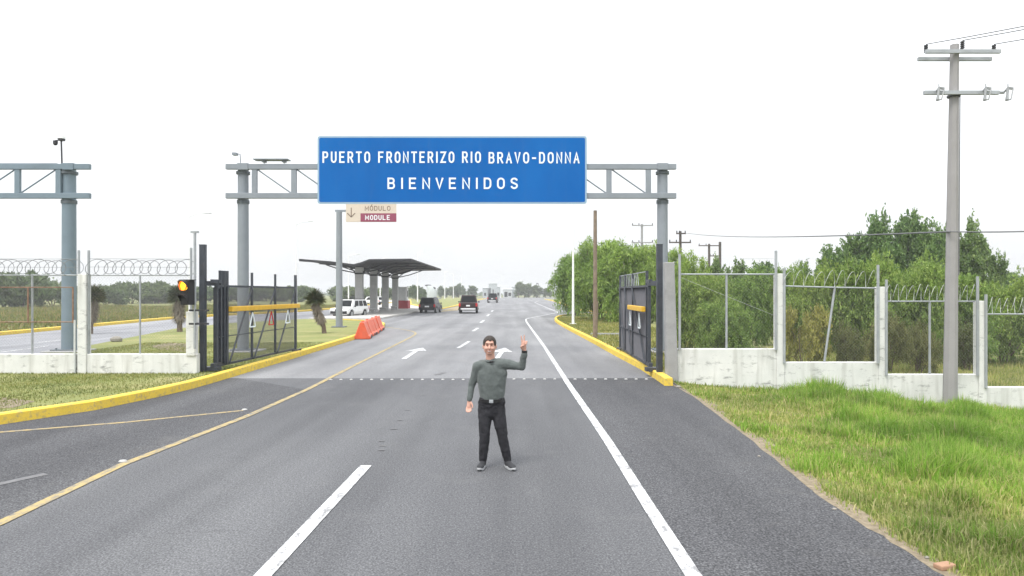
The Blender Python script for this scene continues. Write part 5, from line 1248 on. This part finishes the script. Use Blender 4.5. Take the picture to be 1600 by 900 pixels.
# trim the hem flat and open the neckline
bm = bmesh.new(); bm.from_mesh(swt.data)
zh = L(0, 623.5).z
bmesh.ops.bisect_plane(bm, geom=bm.verts[:]+bm.edges[:]+bm.faces[:], plane_co=(0, 0, zh), plane_no=(0, 0, -1), clear_outer=False)
kill = [v for v in bm.verts if v.co.z < zh-1e-4 and abs(v.co.x) < .2 and v.co.x > L(741, 0).x]
bmesh.ops.delete(bm, geom=kill, context='VERTS'); bm.to_mesh(swt.data); bm.free()
# fabric folds
tx_ = bpy.data.textures.new('folds', 'CLOUDS'); tx_.noise_scale = .11; tx_.noise_depth = 3
dm = swt.modifiers.new('folds', 'DISPLACE'); dm.texture = tx_; dm.strength = .024; dm.mid_level = .5; dm.texture_coords = 'LOCAL'
mb = MB(); c0 = L(766.3, 563.5, -.002); mb.tube([c0+Vector((.064*math.cos(R(a)), .062*math.sin(R(a)), .012*math.sin(R(a))-.002)) for a in range(0, 361, 20)], .011, 8, caps=False); mb.build('collar', M['sweater'], swt, True)
mb = MB(); mb.box(L(768.5, 565, -.088), (.055, .02, .022)); mb.build('clip_microphone', M['black'], swt, bevel=.005)
# trousers
mb = MB()
chainh(mb, [(L(768, 622), .125), (L(768, 634), .14), (L(768, 641), .13)], .78, 16)
chainh(mb, [(L(759, 628), .1), (L(778, 628), .1)], .95, 14)
chainh(mb, [(hipL+Vector((0, .01, .02)), .098), (hipL.lerp(kneeL, .5), .085), (kneeL, .068), (kneeL.lerp(ankL, .45), .066), (ankL+Vector((0, 0, .03)), .053)])
chainh(mb, [(hipR+Vector((0, .01, .02)), .098), (hipR.lerp(kneeR, .5), .085), (kneeR, .068), (kneeR.lerp(ankR, .45), .066), (ankR+Vector((0, 0, .03)), .053)])
tr_ = fuse(mb, 'trousers', M['trouser'], man, .008, 5)
tx2 = bpy.data.textures.new('creases', 'CLOUDS'); tx2.noise_scale = .06; tx2.noise_depth = 2
dm = tr_.modifiers.new('creases', 'DISPLACE'); dm.texture = tx2; dm.strength = .018; dm.mid_level = .5; dm.texture_coords = 'LOCAL'
mb = MB(); zb0 = L(0, 625.5).z; n = 28; V = []
for z in (zb0-.02, zb0+.02):
    for r_ in (1, .93): V += [(.002+math.cos(2*math.pi*j/n)*.168*r_, math.sin(2*math.pi*j/n)*.128*r_, z) for j in range(n)]
mb.add(V, [(0*n+j, 0*n+(j+1) % n, 2*n+(j+1) % n, 2*n+j) for j in range(n)]+[(2*n+j, 2*n+(j+1) % n, 3*n+(j+1) % n, 3*n+j) for j in range(n)]+[(n+j, (j+1) % n+n, (j+1) % n, j) for j in range(n)])
bl = mb.build('belt', M['belt'], man, True)
mb = MB(); mb.box((L(768, 0).x, -.133, zb0), (.055, .012, .044)); mb.build('buckle', M['galv'], bl, bevel=.006)
mb = MB(); mb.tube([wR-Vector((0, 0, .018)), wR+Vector((0, 0, .012))], .038, 16); mb.build('wristband', M['belt'], man, True)
for ank, yaw_ in ((ankL, -12), (ankR, 26)):
    m3 = Matrix.Rotation(R(yaw_), 3, 'Z'); b = Vector((ank.x, ank.y, 0)); f = lambda x, y, z: b+m3@Vector((x, y, z))
    mb = MB(); mb.ell(f(0, -.015, .05), (.043, .07, .045), 14, m3); mb.ell(f(0, -.13, .042), (.047, .085, .034), 14, m3); hull(mb, f(0, 0, .06), .045, Vector((ank.x, ank.y, .13)), .044); hull(mb, f(0, -.01, .06), .042, f(0, -.13, .045), .036)
    sh_ = fuse(mb, 'shoe', M['shoe'], man, .007, 3)
    n = 24; V = []
    for z, k in ((.0, .96), (.012, 1.03), (.03, 1.0)):
        V += [f(math.cos(2*math.pi*j/n)*.05*k*(1.0 if math.sin(2*math.pi*j/n) < 0 else .86), -.075+math.sin(2*math.pi*j/n)*.145*k, z+.012*(math.sin(2*math.pi*j/n) < -.8)) for j in range(n)]
    mb = MB(); mb.add(V, [(i*n+j, i*n+(j+1) % n, (i+1)*n+(j+1) % n, (i+1)*n+j) for i in range(2) for j in range(n)]+[tuple(range(n)), tuple(2*n+j for j in range(n))]); mb.build('sole', M['sole'], sh_, True)

# ---------------------------------------------------------------- thin haze in the air
mb = MB(); mb.box((0, 690, 8.9), (2000, 1600, 22)); hz = bpy.data.materials.new('haze'); hz.use_nodes = True; n_ = hz.node_tree
for nd in list(n_.nodes):
    if nd.type == 'BSDF_PRINCIPLED': n_.nodes.remove(nd)
pv = n_.nodes.new('ShaderNodeVolumePrincipled'); pv.inputs['Color'].default_value = (.93, .95, .97, 1); pv.inputs['Density'].default_value = .0008; pv.inputs['Anisotropy'].default_value = .2
n_.links.new(pv.outputs[0], n_.nodes['Material Output'].inputs['Volume'])
o = mb.build('haze', hz); o['kind'] = 'stuff'; o['category'] = 'haze'; o['label'] = 'thin pale haze in the air over the whole place'
